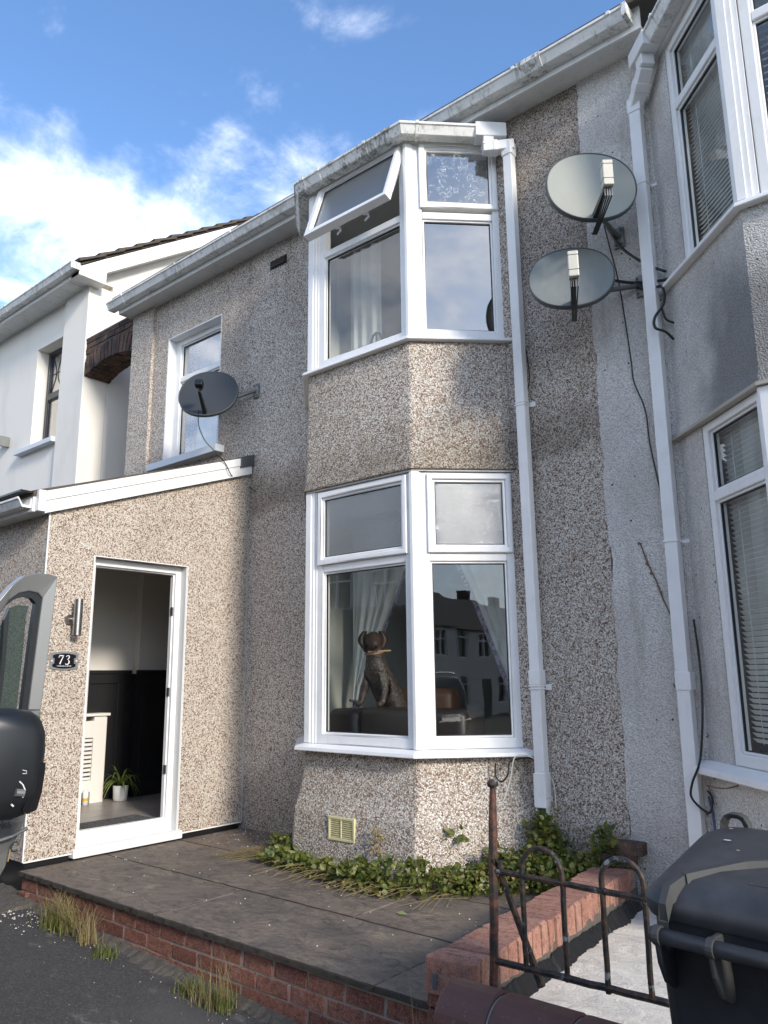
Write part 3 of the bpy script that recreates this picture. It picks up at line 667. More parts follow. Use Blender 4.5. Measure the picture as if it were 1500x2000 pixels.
part('stop_end', MB().box(XY, -1.53, -1.50, 4.20, 4.325, SOF+.03, SOF+.122), M_mossy, house)
rf = MB(); tn = math.tan(math.radians(33))
rf.hexa([Vector(p) for p in [(-7.58, 4.24, SOF+.13), (-1.0, 4.24, SOF+.13), (-1.0, 8.3, SOF+.13+4.06*tn), (-7.58, 8.3, SOF+.13+4.06*tn), (-7.58, 4.24, SOF+.16), (-1.0, 4.24, SOF+.16), (-1.0, 8.3, SOF+.16+4.06*tn), (-7.58, 8.3, SOF+.16+4.06*tn)]])
rf.hexa([Vector(p) for p in [(-7.58, 8.3, SOF+.13+4.06*tn), (-1.0, 8.3, SOF+.13+4.06*tn), (-1.0, 12.4, SOF+.13), (-7.58, 12.4, SOF+.13), (-7.58, 8.3, SOF+.16+4.06*tn), (-1.0, 8.3, SOF+.16+4.06*tn), (-1.0, 12.4, SOF+.16), (-7.58, 12.4, SOF+.16)]])
part('roof', rf, M_tile, house)
gb = MB(); gb.add([(-7.5, W, 5.6), (-7.5, 12.1, 5.6), (-7.5, 8.3, 5.6+3.78*tn), (-7.3, W, 5.6), (-7.3, 12.1, 5.6), (-7.3, 8.3, 5.6+3.78*tn)], [(0, 1, 2), (3, 5, 4), (0, 2, 5, 3), (1, 4, 5, 2), (0, 3, 4, 1)])
part('gable', gb, M_main, house)
# bay masonry
def bayp(name, levels, m, **k):
    mb = MB(); outer = [ring(bay_out(d), z) for d, z in levels]
    return part(name, mb.loft(outer, True), m, house, **k)
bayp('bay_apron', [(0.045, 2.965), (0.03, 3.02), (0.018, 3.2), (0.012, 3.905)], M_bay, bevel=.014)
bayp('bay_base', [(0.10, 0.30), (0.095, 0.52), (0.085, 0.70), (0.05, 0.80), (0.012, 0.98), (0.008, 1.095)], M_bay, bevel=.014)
bayp('bay_head', [(0.02, 2.955), (0.02, 2.964)], M_soffit)
bayp('bay_ceiling', [(-0.03, 5.475), (-0.03, 5.56)], M_ingrey)
# bay roof + fascia + gutter
bayp('bay_fascia', [(0.035, 5.472), (0.035, 5.60)], dirty('grubby_bay_fascia', amt=0.35, base=(0.55, 0.53, 0.48)))
bayp('bay_roof', [(0.03, 5.601), (0.03, 5.64)], M_lead)
gpts = bay_out(0.036); gpts = [(gpts[0][0]+.08, gpts[0][1]-.08), gpts[1], gpts[2], (gpts[3][0]-.09, gpts[3][1]-.09)]
def along(a, b, t): return (a[0]+(b[0]-a[0])*t, a[1]+(b[1]-a[1])*t, b[0]-a[0], b[1]-a[1])
bay_g = gutter(house, gpts, 5.478, w=.112, m=M_mossy, brackets=[along(gpts[1], gpts[2], t) for t in (.05, .22, .70, .90)]+[along(gpts[2], gpts[3], .14)], cut=[(0, 2, M_mossy), (2, 3, M_gutter)])
# sills
def sill(levels, **k): return bayp('window_sill', levels, M_upvc, bevel=.004, **k)
sill([(0.055, 3.898), (0.06, 3.902), (0.055, 3.922), (0.02, 3.938)])
sill([(0.085, 1.088), (0.09, 1.092), (0.085, 1.115), (0.02, 1.133)])
# frames
FB = Fr((0, 4.04), (1, 0), (0, -1)); FC = Fr((-3.16, 4.04), (1, 1), (1, -1)); FL = Fr((-4.16, 4.04), (-1, 1), (-1, -1))
window(house, FB, -4.065, -3.18, 1.135, 2.95, 2.34, sash=(-4.045, -3.205, 2.395, 2.935), gt=M_glass_obs, label='lower bay front window with a closed top light and dog behind')
window(house, FC, 0.055, 0.685, 1.135, 2.95, 2.34, sash=(.095, .672, 2.395, 2.935), gt=M_glass_obs, label='lower bay side window with bright sky in its top light')
window(house, FL, 0.055, 0.685, 1.135, 2.95, 2.34, sash=(.095, .672, 2.395, 2.935), gt=M_glass_obs)
window(house, FB, -4.065, -3.18, 3.94, 5.47, 4.87, wb=.05, sash=(-4.045, -3.205, 4.95, 5.49), open_deg=19, gl=M_glass, gt=M_glass_obs, label='upper bay front window with its top light hanging open')
window(house, FC, 0.055, 0.685, 3.94, 5.47, 4.87, wb=.05, sash=(.095, .672, 4.95, 5.49), gl=M_glass_up, gt=M_glass_etch, label='upper bay side window with squiggle etched top light')
window(house, FL, 0.055, 0.685, 3.94, 5.47, 4.87, wb=.05, sash=(.095, .672, 4.95, 5.49), gl=M_glass_up, gt=M_glass_obs)
def post(zs, ze, side):
    lay = [(0.105 if side > 0 else .10, 0.004), (0.072, 0.013), (0.038, 0.022)]
    c = (-3.16, 4.04) if side > 0 else (-4.16, 4.04)
    mb = MB()
    for k, (w, d) in enumerate(lay):
        e = k*0.0012; wf = w if side < 0 else [0.026, .02, .014][k]; wc = [0.055, .044, .03][k]
        wf = [0.024, .019, .013][k] if side > 0 else [0.094, .07, .045][k]
        if side > 0: a = FB.p(c[0]-wf, d, 0); b = FB.p(c[0]+.414*d, d, 0); q = FC.p(wc, d, 0); i1 = FC.p(wc, -.05, 0); i2 = FB.p(c[0]-.414*.05, -.05, 0); i3 = FB.p(c[0]-wf, -.05, 0)
        else: a = FB.p(c[0]+wf, d, 0); b = FB.p(c[0]-.414*d, d, 0); q = FL.p(.054, d, 0); i1 = FL.p(.054, -.05, 0); i2 = FB.p(c[0]+.414*.05, -.05, 0); i3 = FB.p(c[0]+wf, -.05, 0)
        mb.prism([(v.x, v.y) for v in (a, b, q, i1, i2, i3)], zs+e, ze-e)
    return part('corner_post', mb, M_upvc, house, bevel=.004)
for sd_ in (1, -1): post(1.134, 2.953, sd_); post(3.939, 5.471, sd_)
# small window over porch
FR = Fr((0, W+.10), (1, 0), (0, -1))
window(house, FR, -6.858, -5.932, 3.80, 5.198, 4.70, fw=.10, wb=.06, wt=.075, gl=M_glass_up, gt=M_glass_up, dep=.09, label='small upstairs window behind the grey satellite dish')
rv = MB(); rv.box(XY, -6.858, -6.845, W+.002, W+.10, 3.79, 5.19); rv.box(XY, -6.845, -5.932, W+.002, W+.10, 5.185, 5.198); rv.box(XY, -5.945, -5.933, W+.002, W+.10, 3.79, 5.185)
part('window_reveal', rv, simple('reveal_paint', (0.78, 0.79, 0.80), 0.6, var=.04), house)
part('window_sill', MB().box(FW, -7.0, -5.83, -.10, .10, 3.715, 3.788), M_sill, house, bevel=.006)
# small wall vent under the eaves
v = part('air_brick', MB().box(FW, -5.20, -4.98, 0.0, .012, 5.40, 5.485), M_black, house)
for k in range(3): part('louvre', MB().box(FW, -5.19, -4.99, .012, .024, 5.412+k*.024, 5.424+k*.024), simple('brown_vent', (.05, .03, .02), .6) if k == 0 else bpy.data.materials['brown_vent'], v)
# cream louvre vent on bay base
V = Fr((0, 3.968), (1, 0), (0, -1)); vx0, vx1, vz0, vz1 = -3.86, -3.60, .525, .70
v = part('vent', MB().box(V, vx0, vx1, -.03, .012, vz0, vz1), M_cream, house, bevel=.003, label='cream plastic louvred vent')
mb = MB(); rect_ring(mb, V.p, vx0+.012, vx1-.012, vz0+.014, vz1-.012, .017, .012, .03); mb.box(V, -3.735, -3.728, .012, .03, vz0+.03, vz1-.03); part('vent_frame', mb, M_cream, v, bevel=.003)
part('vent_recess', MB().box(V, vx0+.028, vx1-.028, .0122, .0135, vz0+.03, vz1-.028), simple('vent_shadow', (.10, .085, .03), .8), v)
for k in range(9):
    z = vz0+.034+k*.0128
    for a, b in ((vx0+.029, -3.736), (-3.727, vx1-.029)):
        mb = MB(); mb.hexa([V.p(a, .014, z+.006), V.p(b, .014, z+.006), V.p(b, .026, z), V.p(a, .026, z), V.p(a, .014, z+.009), V.p(b, .014, z+.009), V.p(b, .027, z+.004), V.p(a, .027, z+.004)]); part('louvre', mb, M_cream, v)

# ---- porch
PB = .405
def ptop(y): return 2.80+(y-2.66)*.345
mb = wall(FP, 2.66, W+.0, PB, 2.56, [(3.03, 3.875, PB, 2.505)], .22)
part('porch_side_wall', mb, M_porch, house)
mb = MB(); F = FP
mb.hexa([F.p(2.66, -.22, 2.56), F.p(W, -.22, 2.56), F.p(W, 0, 2.56), F.p(2.66, 0, 2.56), F.p(2.66, -.22, ptop(2.66)), F.p(W, -.22, ptop(W)), F.p(W, 0, ptop(W)), F.p(2.66, 0, ptop(2.66))])
part('porch_side_wall', mb, M_porch, house)
FPF = Fr((0, 2.66), (1, 0), (0, -1))
part('porch_front_wall', MB().box(FPF, -9.4, PX-.0015, -.2, -.002, PB, 2.80), M_porch, house)
part('render_bead', MB().box(XY, PX-.005, PX+.004, 2.655, 2.664, PB, 2.8), M_pot, house)
part('render_bead', MB().box(FP, 2.664, 3.02, -.004, .004, PB-.006, PB+.003), M_pot, house)
part('render_bead', MB().box(FP, 3.90, W-.01, -.004, .004, PB-.006, PB+.003), M_pot, house)
part('render_bead', MB().box(FP, W-.012, W-.002, -.004, .005, PB, 2.9), simple('bead_grey', (.5, .46, .42), .6), house)
part('plinth', MB().box(XY, -9.4, PX-.03, 2.69, W-.01, .1, PB-.001), M_dpm, house)
# roof
mb = MB(); mb.hexa([Vector(p) for p in [(-9.4, 2.52, 2.885), (PX+.02, 2.52, 2.885), (PX+.02, W, 3.56), (-9.4, W, 3.56), (-9.4, 2.52, 2.925), (PX+.02, 2.52, 2.925), (PX+.02, W, 3.60), (-9.4, W, 3.60)]]); part('porch_roof', mb, M_tile, house)
def slopebd(x0, x1, y0, y1, b, t, name, m, dz=0.0, sl=.345):
    mb = MB(); z0 = 2.80+(y0-2.66)*sl; z1 = 2.80+(y1-2.66)*sl
    mb.hexa([Vector(p) for p in [(x0, y0, z0+b), (x1, y0, z0+b), (x1, y1, z1+b), (x0, y1, z1+b), (x0, y0, z0+t), (x1, y0, z0+t), (x1, y1, z1+t), (x0, y1, z1+t)]]); return part(name, mb, m, house, bevel=.003)
slopebd(PX+.005, PX+.045, 2.60, W-.02, -.015, .075, 'barge_board', M_upvc)
slopebd(PX+.005, PX+.052, 2.60, W-.10, .078, .150, 'barge_cap', M_upvc)
part('barge_end', MB().box(XY, PX+.002, PX+.056, 2.545, 2.60, 2.775, 2.93), M_upvc, house, bevel=.003)
slopebd(PX+.0, PX+.058, W-.16, W-.003, .06, .165, 'lead_flashing', M_lead)
part('porch_soffit', MB().box(XY, -9.4, PX+.004, 2.545, 2.658, 2.775, 2.785), M_soffit, house)
part('porch_fascia', MB().box(XY, -9.4, PX+.002, 2.527, 2.545, 2.775, 2.90), M_upvc, house)
gutter(house, [(-9.4, 2.527), (PX-.02, 2.527)], 2.80, w=.10, h=.07, m=M_gutter)
part('roof_edge', MB().box(XY, -9.4, PX+.01, 2.43, 2.56, 2.905, 2.918), M_dpm, house)
# door frame, threshold (door itself stands open out of sight)
T = lambda s, d, z: FP.p(s, d-.075, z)
mb = MB(); rect_ring(mb, T, 3.032, 3.873, .412, 2.503, .06, -.07, 0, .10, .055); df = part('door_frame', mb, M_upvc, house, bevel=.006)
mb = MB(); rect_ring(mb, T, 3.088, 3.817, .512, 2.45, .012, -.062, -.022); part('door_gasket', mb, M_upvc, df, bevel=.004)
part('reveal_board', MB().box(FP, 3.8635, 3.874, -.075, -.002, .43, 2.503).box(FP, 3.031, 3.0415, -.075, -.002, .43, 2.503), simple('grey_white_board', (.62, .62, .60), .5), df)
part('threshold', MB().box(FP, 3.00, 3.90, -.074, .035, .372, .432), M_upvc, df, bevel=.006)
hk = MB()
for z in (.85, 1.45, 2.1): hk.box(FP, 3.80, 3.812, -.115, -.09, z, z+.07)
part('keep', hk, M_steel, df)
# reveal bead round the opening
mb = MB(); mb.box(FP, 3.872, 3.878, -.0, .004, .43, 2.51); mb.box(FP, 3.027, 3.033, 0, .004, .43, 2.51); mb.box(FP, 3.033, 3.872, 0, .004, 2.503, 2.509); part('render_bead', mb, M_pot, house)
# ---- interior shells (seen through glass and doorway)
def room(x0, x1, y0, y1, z0, z1, walls, m, fl, prefix, mf=None):
    if 'w' in walls: part(prefix+'_wall', MB().box(XY, x0-.05, x0, y0, y1, z0, z1), walls['w'], house)
    if 'e' in walls: part(prefix+'_wall', MB().box(XY, x1, x1+.05, y0, y1, z0, z1), walls['e'], house)
    if 'n' in walls: part(prefix+'_wall', MB().box(XY, x0, x1, y1, y1+.05, z0, z1), walls['n'], house)
    part(prefix+'_floor', MB().box(XY, x0, x1, y0, y1, z0-.03, z0), fl, house)
    part(prefix+'_ceiling', MB().box(XY, x0, x1, y0, y1, z1, z1+.03), m, house)
M_hall = simple('pale_hall_plaster', (0.72, 0.69, 0.64), 0.85, var=0.02)
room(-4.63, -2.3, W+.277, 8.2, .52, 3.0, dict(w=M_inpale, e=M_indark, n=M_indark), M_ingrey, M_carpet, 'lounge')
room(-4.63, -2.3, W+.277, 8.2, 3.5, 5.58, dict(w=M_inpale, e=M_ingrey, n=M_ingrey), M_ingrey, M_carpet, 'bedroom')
room(-7.4, -5.2, W+.28, 8.2, 3.4, 5.58, dict(w=M_inpale, e=M_ingrey, n=M_ingrey), M_ingrey, M_carpet, 'box_room')
part('bay_board', MB().prism([(p[0], p[1]) for p in bay_out(-.10)], 1.10, 1.128), M_upvc, house)
part('bay_board', MB().prism([(p[0], p[1]) for p in bay_out(-.10)], 3.915, 3.936), M_upvc, house)
for z0_, z1_, nm in ((1.128, 2.93, 'lining'), (3.936, 5.50, 'lining')):
    part(nm, MB().box(XY, -4.625, -4.605, W+.004, W+.282, z0_, z1_).box(XY, -2.715, -2.695, W+.004, W+.282, z0_, z1_).box(XY, -4.604, -2.716, W+.004, W+.282, z1_-.02, z1_+.004), M_inpale if z0_ < 2 else M_ingrey, house)
HX = -6.95
part('hall_wall', MB().box(XY, HX-.05, HX, 2.70, 4.361, .5, 2.78), M_hall, house)
part('hall_wall', MB().box(XY, HX-.05, HX+.10, 4.362, 8, .5, 2.78), M_hall, house)
part('hall_wall', MB().box(XY, -5.66, -5.61, W+.28, 8, .5, 2.78), M_hall, house)
part('hall_wall', MB().box(XY, HX, PX-.2, 2.83, 2.88, .5, 2.78), M_hall, house)
part('hall_wall', MB().box(XY, HX, PX-.2, 8.0, 8.05, .5, 2.78), M_hall, house)
part('hall_ceiling', MB().box(XY, HX, PX-.2, 2.7, 8, 2.74, 2.78), M_ingrey, house)
part('hall_floor', MB().box(XY, -7.1, PX-.12, 2.7, 8, .44, .5), M_lam, house)
pn = part('wall_panelling', MB().box(XY, HX, HX+.012, 2.9, 4.36, .5, 1.64).box(XY, HX+.10, HX+.112, 4.345, 8, .5, 1.64).box(XY, HX, HX+.099, 4.345, 4.36, .5, 1.64), M_panel, house)
part('dado_rail', MB().box(XY, HX, HX+.035, 2.9, 4.34, 1.64, 1.675).box(XY, HX+.10, HX+.135, 4.335, 8, 1.64, 1.675), M_panel, pn, bevel=.006)
st = MB()
for y in (3.1, 3.62, 4.2): st.box(XY, HX+.012, HX+.024, y, y+.07, .64, 1.55)
for y in (4.40, 4.75, 5.2): st.box(XY, HX+.112, HX+.124, y, y+.07, .64, 1.55)
st.box(XY, HX+.012, HX+.0245, 2.9, 4.34, 1.55, 1.64).box(XY, HX+.012, HX+.03, 2.9, 4.34, .5, .64).box(XY, HX+.112, HX+.1245, 4.37, 8, 1.55, 1.64).box(XY, HX+.112, HX+.13, 4.37, 8, .5, .64)
part('panel_moulding', st, M_panel, pn, bevel=.003)

# ---- downpipe of the bay
def rect_pipe(pts, w, d, F, mb=None, r=None):
    mb = mb or MB(); rings = []
    for (s, dd, z) in pts: rings.append([F.p(s-w/2, dd-d/2, z), F.p(s+w/2, dd-d/2, z), F.p(s+w/2, dd+d/2, z), F.p(s-w/2, dd+d/2, z)])
    return mb.loft(rings, True)
dp = part('downpipe', rect_pipe([(-2.535, .062, 5.36), (-2.52, .055, .93)], .068, .065, FW), M_upvc, house, bevel=.004)
o_ = FC.p(.585, .095, 0); ox, oy = o_.x, o_.y; od = W-oy
ol = MB(); FCo = Fr((-3.16, 4.04), (1, 1), (1, -1))
ol.box(FCo, .50, .73, .032, .152, 5.470, 5.585)
part('gutter_outlet', ol, M_upvc, dp, bevel=.006)
ol = MB(); ol.box(FCo, .555, .635, .065, .145, 5.36, 5.475); ol.box(FCo, .549, .641, .059, .151, 5.40, 5.425)
part('gutter_outlet', ol, M_upvc, dp, bevel=.008)
mb = MB(); a = FCo.p(.56, .105, 5.385)
end = Vector((-2.535, W-.062, 5.385))
def barbox(mb, p, q, w, h):
    p = Vector(p); q = Vector(q); t = (q-p).normalized(); sdv = t.cross(Vector((0, 0, 1))).normalized(); up = sdv.cross(t)
    return mb.hexa([p-sdv*w/2-up*h/2, p+sdv*w/2-up*h/2, p+sdv*w/2+up*h/2, p-sdv*w/2+up*h/2, q-sdv*w/2-up*h/2, q+sdv*w/2-up*h/2, q+sdv*w/2+up*h/2, q-sdv*w/2+up*h/2])
dirv = (end-a).normalized()
barbox(mb, a, end+dirv*.042, .078, .078); m1 = a.lerp(end, .48); barbox(mb, m1-dirv*.018, m1+dirv*.018, .088, .088)
part('offset_bend', mb, M_upvc, dp, bevel=.008)
mb = rect_pipe([(-2.535, .062, 5.41), (-2.535, .062, 5.30)], .082, .08, FW); part('socket', mb, M_upvc, dp, bevel=.006)
for z in (3.38, 1.50):
    s = -2.535+(5.36-z)*.0034; c = MB(); c.box(FW, s-.04, s+.04, .0, .096, z, z+.010).box(FW, s-.04, s+.04, 0, .096, z+.018, z+.028).box(FW, s+.036, s+.072, .0, .014, z-.004, z+.032); part('pipe_clip', c, M_upvc, dp, bevel=.003)
part('socket', MB().box(FW, -2.561, -2.483, .014, .096, 1.53, 1.62), M_upvc, dp, bevel=.003)
mb = rect_pipe([(-2.52, .057, 1.0), (-2.52, .06, .86), (-2.515, .068, .80)], .08, .08, FW); part('shoe', mb, M_upvc, dp, bevel=.004)
# broken tail behind
mb = MB(); mb.box(FW, -2.555, -2.548, .01, .09, .70, .86).box(FW, -2.486, -2.479, .01, .09, .66, .86); part('broken_pipe', mb, M_gutter, dp)

# ================================================================== NEIGHBOUR (right)
nh = thing('terraced_house', 'grey white roughcast house on the right with blinds in its bay windows', 'house', (-.4, 4.6, 0.2))
mb = MB(); zs_ = [0.2+i*.03 for i in range(185)]; edge = []
for z in zs_:
    edge.append((-2.0+.035*noise.noise(Vector((0, 0, z*2.0)))+.020*noise.noise(Vector((3, 0, z*6)))+.010*noise.noise(Vector((3, 0, z*25))), z))
zt_ = 5.66
vs = []; n = len(edge)
A = [Vector((x, W-.010, z)) for x, z in edge]; B = [Vector((-1.42, W-.010, z)) for x, z in edge]; A2 = [Vector((x+.004, W+.0, z)) for x, z in edge]
mb.loft([A2, A, B], False, False); part('wall', mb, M_nb, nh)
part('wall', MB().box(FW, -1.42, 5, -.28, .0095, .2, 5.75), M_nb, nh) if False else part('wall', wall(FW, -1.93, 5.0, 0.2, 5.75, [(-1.50, .9, 1.1, 2.95), (-1.50, .9, 3.9, 5.4)], .28), M_nb, nh)
def nbay(d): return [(-1.52-1.414*d, W), (-.895-.414*d, 3.895-d), (.30+.414*d, 3.895-d), (.925+1.414*d, W)]
def nbp(name, levels, m, **k): return part(name, MB().loft([ring(nbay(d), z) for d, z in levels], True), m, nh, **k)
nbp('bay_apron', [(0.03, 2.96), (0.012, 3.05), (0.005, 3.90)], M_nbbay)
nbp('bay_base', [(0.03, 0.2), (0.02, .8), (0.008, 1.07)], M_nbbay)
nbp('window_sill', [(0.05, 3.885), (0.055, 3.89), (0.05, 3.912), (0.01, 3.928)], M_upvc, bevel=.004)
nbp('window_sill', [(0.10, 1.065), (0.105, 1.07), (0.10, 1.10), (0.02, 1.128)], M_upvc, bevel=.004)
nbp('drip_strip', [(0.045, 2.94), (0.045, 2.958)], dirty('drip_wood', base=(.4, .36, .3), amt=.5))
nbp('bay_soffit', [(0.0, 5.385), (0.0, 5.40)], M_soffit)
nbp('bay_fascia', [(0.03, 5.402), (0.03, 5.52)], M_fascia)
nbp('bay_roof', [(0.03, 5.521), (0.03, 5.56)], M_lead)
FNc = Fr((-1.52, W), (1, -1), (-1, -1)); FNf = Fr((0, 3.895), (1, 0), (0, -1)); FNr = Fr((.925, W), (-1, -1), (1, -1))
for (z0, z1, zt) in ((1.13, 2.938, 2.50), (3.93, 5.384, 4.925)):
    lo = z0 < 2
    window(nh, FNc, .275, .865, z0, z1, zt, fw=.05, wb=.06 if lo else .035, wt=.045, gl=M_glass_nb, label='lower bay left window with cream roller slats' if lo else 'upper bay left window with grey blinds')
    window(nh, FNf, -.80, .20, z0, z1, zt, fw=.055, wb=.06 if lo else .035, wt=.045)
    window(nh, FNr, .02, .865, z0, z1, zt, fw=.05, wb=.06 if lo else .035, wt=.045)
    # rendered return between wall and frame
    part('bay_return', MB().box(FNc, .0, .274, -.06, .004, z0-.02, z1), M_nb, nh)
    mb = MB()
    for k, (w, d) in enumerate(((0, .006), (0, .016), (0, .024))):
        wf = [.09, .062, .034][k]; wc = [.016, .012, .008][k]+0; L = .884
        a = FNc.p(L-[.014, .011, .008][k]-.004, d, 0); b = FNf.p(-.895-.414*d, d, 0); q = FNf.p(-.895+wf, d, 0); i1 = FNf.p(-.895+wf, -.05, 0); i2 = FNf.p(-.895+.02, -.05, 0); i3 = FNc.p(L-.018, -.05, 0)
        mb.prism([(v.x, v.y) for v in (a, b, q, i1, i2, i3)], z0+k*.001, z1-k*.001)
    part('corner_post', mb, M_upvc, nh, bevel=.006)
ng = nbay(.03); ngp = [(ng[0][0]+.20, ng[0][1]-.20), ng[1], ng[2], (ng[3][0]-.1, ng[3][1]-.1)]
gutter(nh, ngp, 5.415, w=.115, h=.085, m=M_gutter, brackets=[along(ngp[0], ngp[1], .25)])
for (z0, z1) in ((.52, 3.0), (3.4, 5.42)):
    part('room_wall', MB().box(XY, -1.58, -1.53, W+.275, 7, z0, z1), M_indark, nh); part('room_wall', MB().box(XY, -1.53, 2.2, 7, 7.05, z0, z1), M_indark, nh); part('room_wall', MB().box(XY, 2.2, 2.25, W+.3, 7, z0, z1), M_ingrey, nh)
    part('room_floor', MB().box(XY, -1.33, 2.2, W+.275, 7, z0-.03, z0), M_carpet, nh); part('room_ceiling', MB().box(XY, -1.33, 2.2, W+.275, 7, z1, z1+.03), M_ingrey, nh)
rf2 = MB(); rf2.hexa([Vector(p) for p in [(-.995, 4.24, SOF+.13), (6, 4.24, SOF+.13), (6, 8.3, SOF+.13+4.06*tn), (-.995, 8.3, SOF+.13+4.06*tn), (-.995, 4.24, SOF+.16), (6, 4.24, SOF+.16), (6, 8.3, SOF+.16+4.06*tn), (-.995, 8.3, SOF+.16+4.06*tn)]]); part('roof', rf2, M_tile, nh)
# neighbour downpipe with offsets
dp2 = part('downpipe', rect_pipe([(-1.583, .062, 5.22), (-1.60, .055, .52)], .074, .07, FW), M_upvc, nh, bevel=.004)
gp = Vector((ngp[0][0], ngp[0][1], 0)); gd = (Vector((ngp[1][0], ngp[1][1], 0))-gp).normalized(); gn = Vector((-.7071, -.7071, 0))
FG = Fr((gp.x, gp.y), (gd.x, gd.y), (gn.x, gn.y))
part('gutter_outlet', MB().box(FG, -.17, .05, .0, .122, 5.408, 5.51), M_upvc, dp2, bevel=.006)
part('gutter_outlet', MB().box(FG, -.11, -.02, .015, .105, 5.33, 5.41), M_upvc, dp2, bevel=.008)
a = FG.p(-.065, .06, 5.345); b = Vector((-1.583, W-.062, 5.22)); mb = MB(); barbox(mb, a, b, .084, .084); mq = a.lerp(b, .5); dv = (b-a).normalized(); barbox(mb, mq-dv*.03, mq+dv*.03, .092, .092); part('offset_bend', mb, M_upvc, dp2, bevel=.008)
part('socket', rect_pipe([(-1.583, .062, 5.25), (-1.583, .062, 5.15)], .088, .084, FW), M_upvc, dp2, bevel=.006)
for z in (4.63, 2.33):
    s = -1.583-(5.2-z)*.0036; c = MB(); c.box(FW, s-.043, s+.043, .0, .10, z, z+.014).box(FW, s+.036, s+.085, .0, .016, z-.004, z+.018); part('pipe_clip', c, M_upvc, dp2, bevel=.003)
part('socket', MB().box(FW, -1.635, -1.549, .012, .097, 1.50, 1.60), M_upvc, dp2, bevel=.003)

# blinds (each one a thing of slats)
def blind(label, F, s0, s1, z0, z1, d, dz=.028, k=1):
    c = F.p((s0+s1)/2, d, z1); t = thing('venetian_blind', label, 'blind', c, 'venetian blinds in the right hand bay')
    part('head_rail', MB().box(F, s0, s1, d-.02, d+.02, z1-.03, z1), M_blind, t)
    cc = (F.p((s0+s1)/2, d, 0)); mb = MB(); L = (s1-s0)/2; u = F.u; nn = F.n
    mb.hexa([u*sx_*L+nn*sn_*.012+Vector((0, 0, sn_*.007*k+tz_)) for tz_ in (-.001, .001) for sx_, sn_ in ((-1, -1), (1, -1), (1, 1), (-1, 1))])
    me = mk_mesh('slat', mb, M_blind, Vector()); z = z1-.05
    while z > z0:
        inst('slat', me, t, (cc.x, cc.y, z), rx=0); z -= dz
    tp = MB()
    for f in (.2, .8): s = s0+(s1-s0)*f; tp.box(F, s-.002, s+.002, d+.013, d+.015, z0, z1-.03)
    part('ladder_cord', tp, M_blind, t)
blind('grey slatted blind in the upper left pane of the right hand bay', FNc, .32, .83, 3.97, 5.36, -.095, k=-.9)
blind('slatted blind in the upper front window at the right photo edge', FNf, -.76, .16, 3.97, 4.95, -.095, .04, k=-.9)
blind('slatted blind in the lower left pane of the right hand bay', FNc, .32, .83, 1.24, 2.9, -.095, k=1.5)
blind('slatted blind in the lower front window of the right hand bay', FNf, -.76, .16, 1.24, 2.9, -.095, k=1.5)

# ================================================================== WHITE HOUSE (left)
wh = thing('terraced_house', 'tall smooth white rendered house on the left with brown tiled gable roof', 'house', (-9.5, 5, 0.3))
LX = -8.655
FWl = Fr((0, W+.045), (1, 0), (0, -1))
part('wall', wall(FWl, -15, -9.25, 0.3, 6.55, [(-10.02, -9.29, 4.60, 6.0), (-12.6, -11.6, 4.6, 6.0)], .28), M_white, wh)
part('pilaster', MB().box(FW, -9.25, LX, -.32, 0.0, .3, 6.50), M_white, wh, bevel=.008)
FLs = Fr((LX, 0), (0, 1), (1, 0))
s35 = math.tan(math.radians(35)); mb = MB()
mb.add([(LX, W+.321, .3), (LX, 12.2, .3), (LX, 12.2, 6.6), (LX, 8.5, 6.6+4*s35-.015), (LX, 4.5, 6.565), (LX, W+.321, 6.565), (LX-.28, W+.321, .3), (LX-.28, 12.2, .3), (LX-.28, 12.2, 6.6), (LX-.28, 8.5, 6.6+4*s35-.015), (LX-.28, 4.5, 6.565), (LX-.28, W+.321, 6.565)],
       [(0, 1, 2, 3, 4, 5), (6, 11, 10, 9, 8, 7), (0, 6, 7, 1), (1, 7, 8, 2), (2, 8, 9, 3), (3, 9, 10, 4), (4, 10, 11, 5), (5, 11, 6, 0)]); part('gable_wall', mb, M_white, wh)
SL = 6.47
part('soffit', MB().box(XY, -15, LX+.17, 4.30, W+.09, SL, SL+.012), M_soffit, wh)
for k in range(26): part('soffit_board', MB().box(XY, -15+k*.24, -15+k*.24+.232, 4.302, W+.04, SL-.006, SL-.0005), M_soffit, wh)
part('fascia', MB().box(XY, -15, LX+.17, 4.28, 4.30, SL-.012, SL+.15), M_fascia, wh)
gutter(wh, [(-15, 4.28), (LX+.185, 4.28)], SL+.04, brackets=[(x, 4.28, 1, 0) for x in (-10.25, -9.45, -8.75)])
part('stop_end', MB().box(XY, LX+.185, LX+.193, 4.163, 4.282, SL+.036, SL+.128), M_gutter, wh)
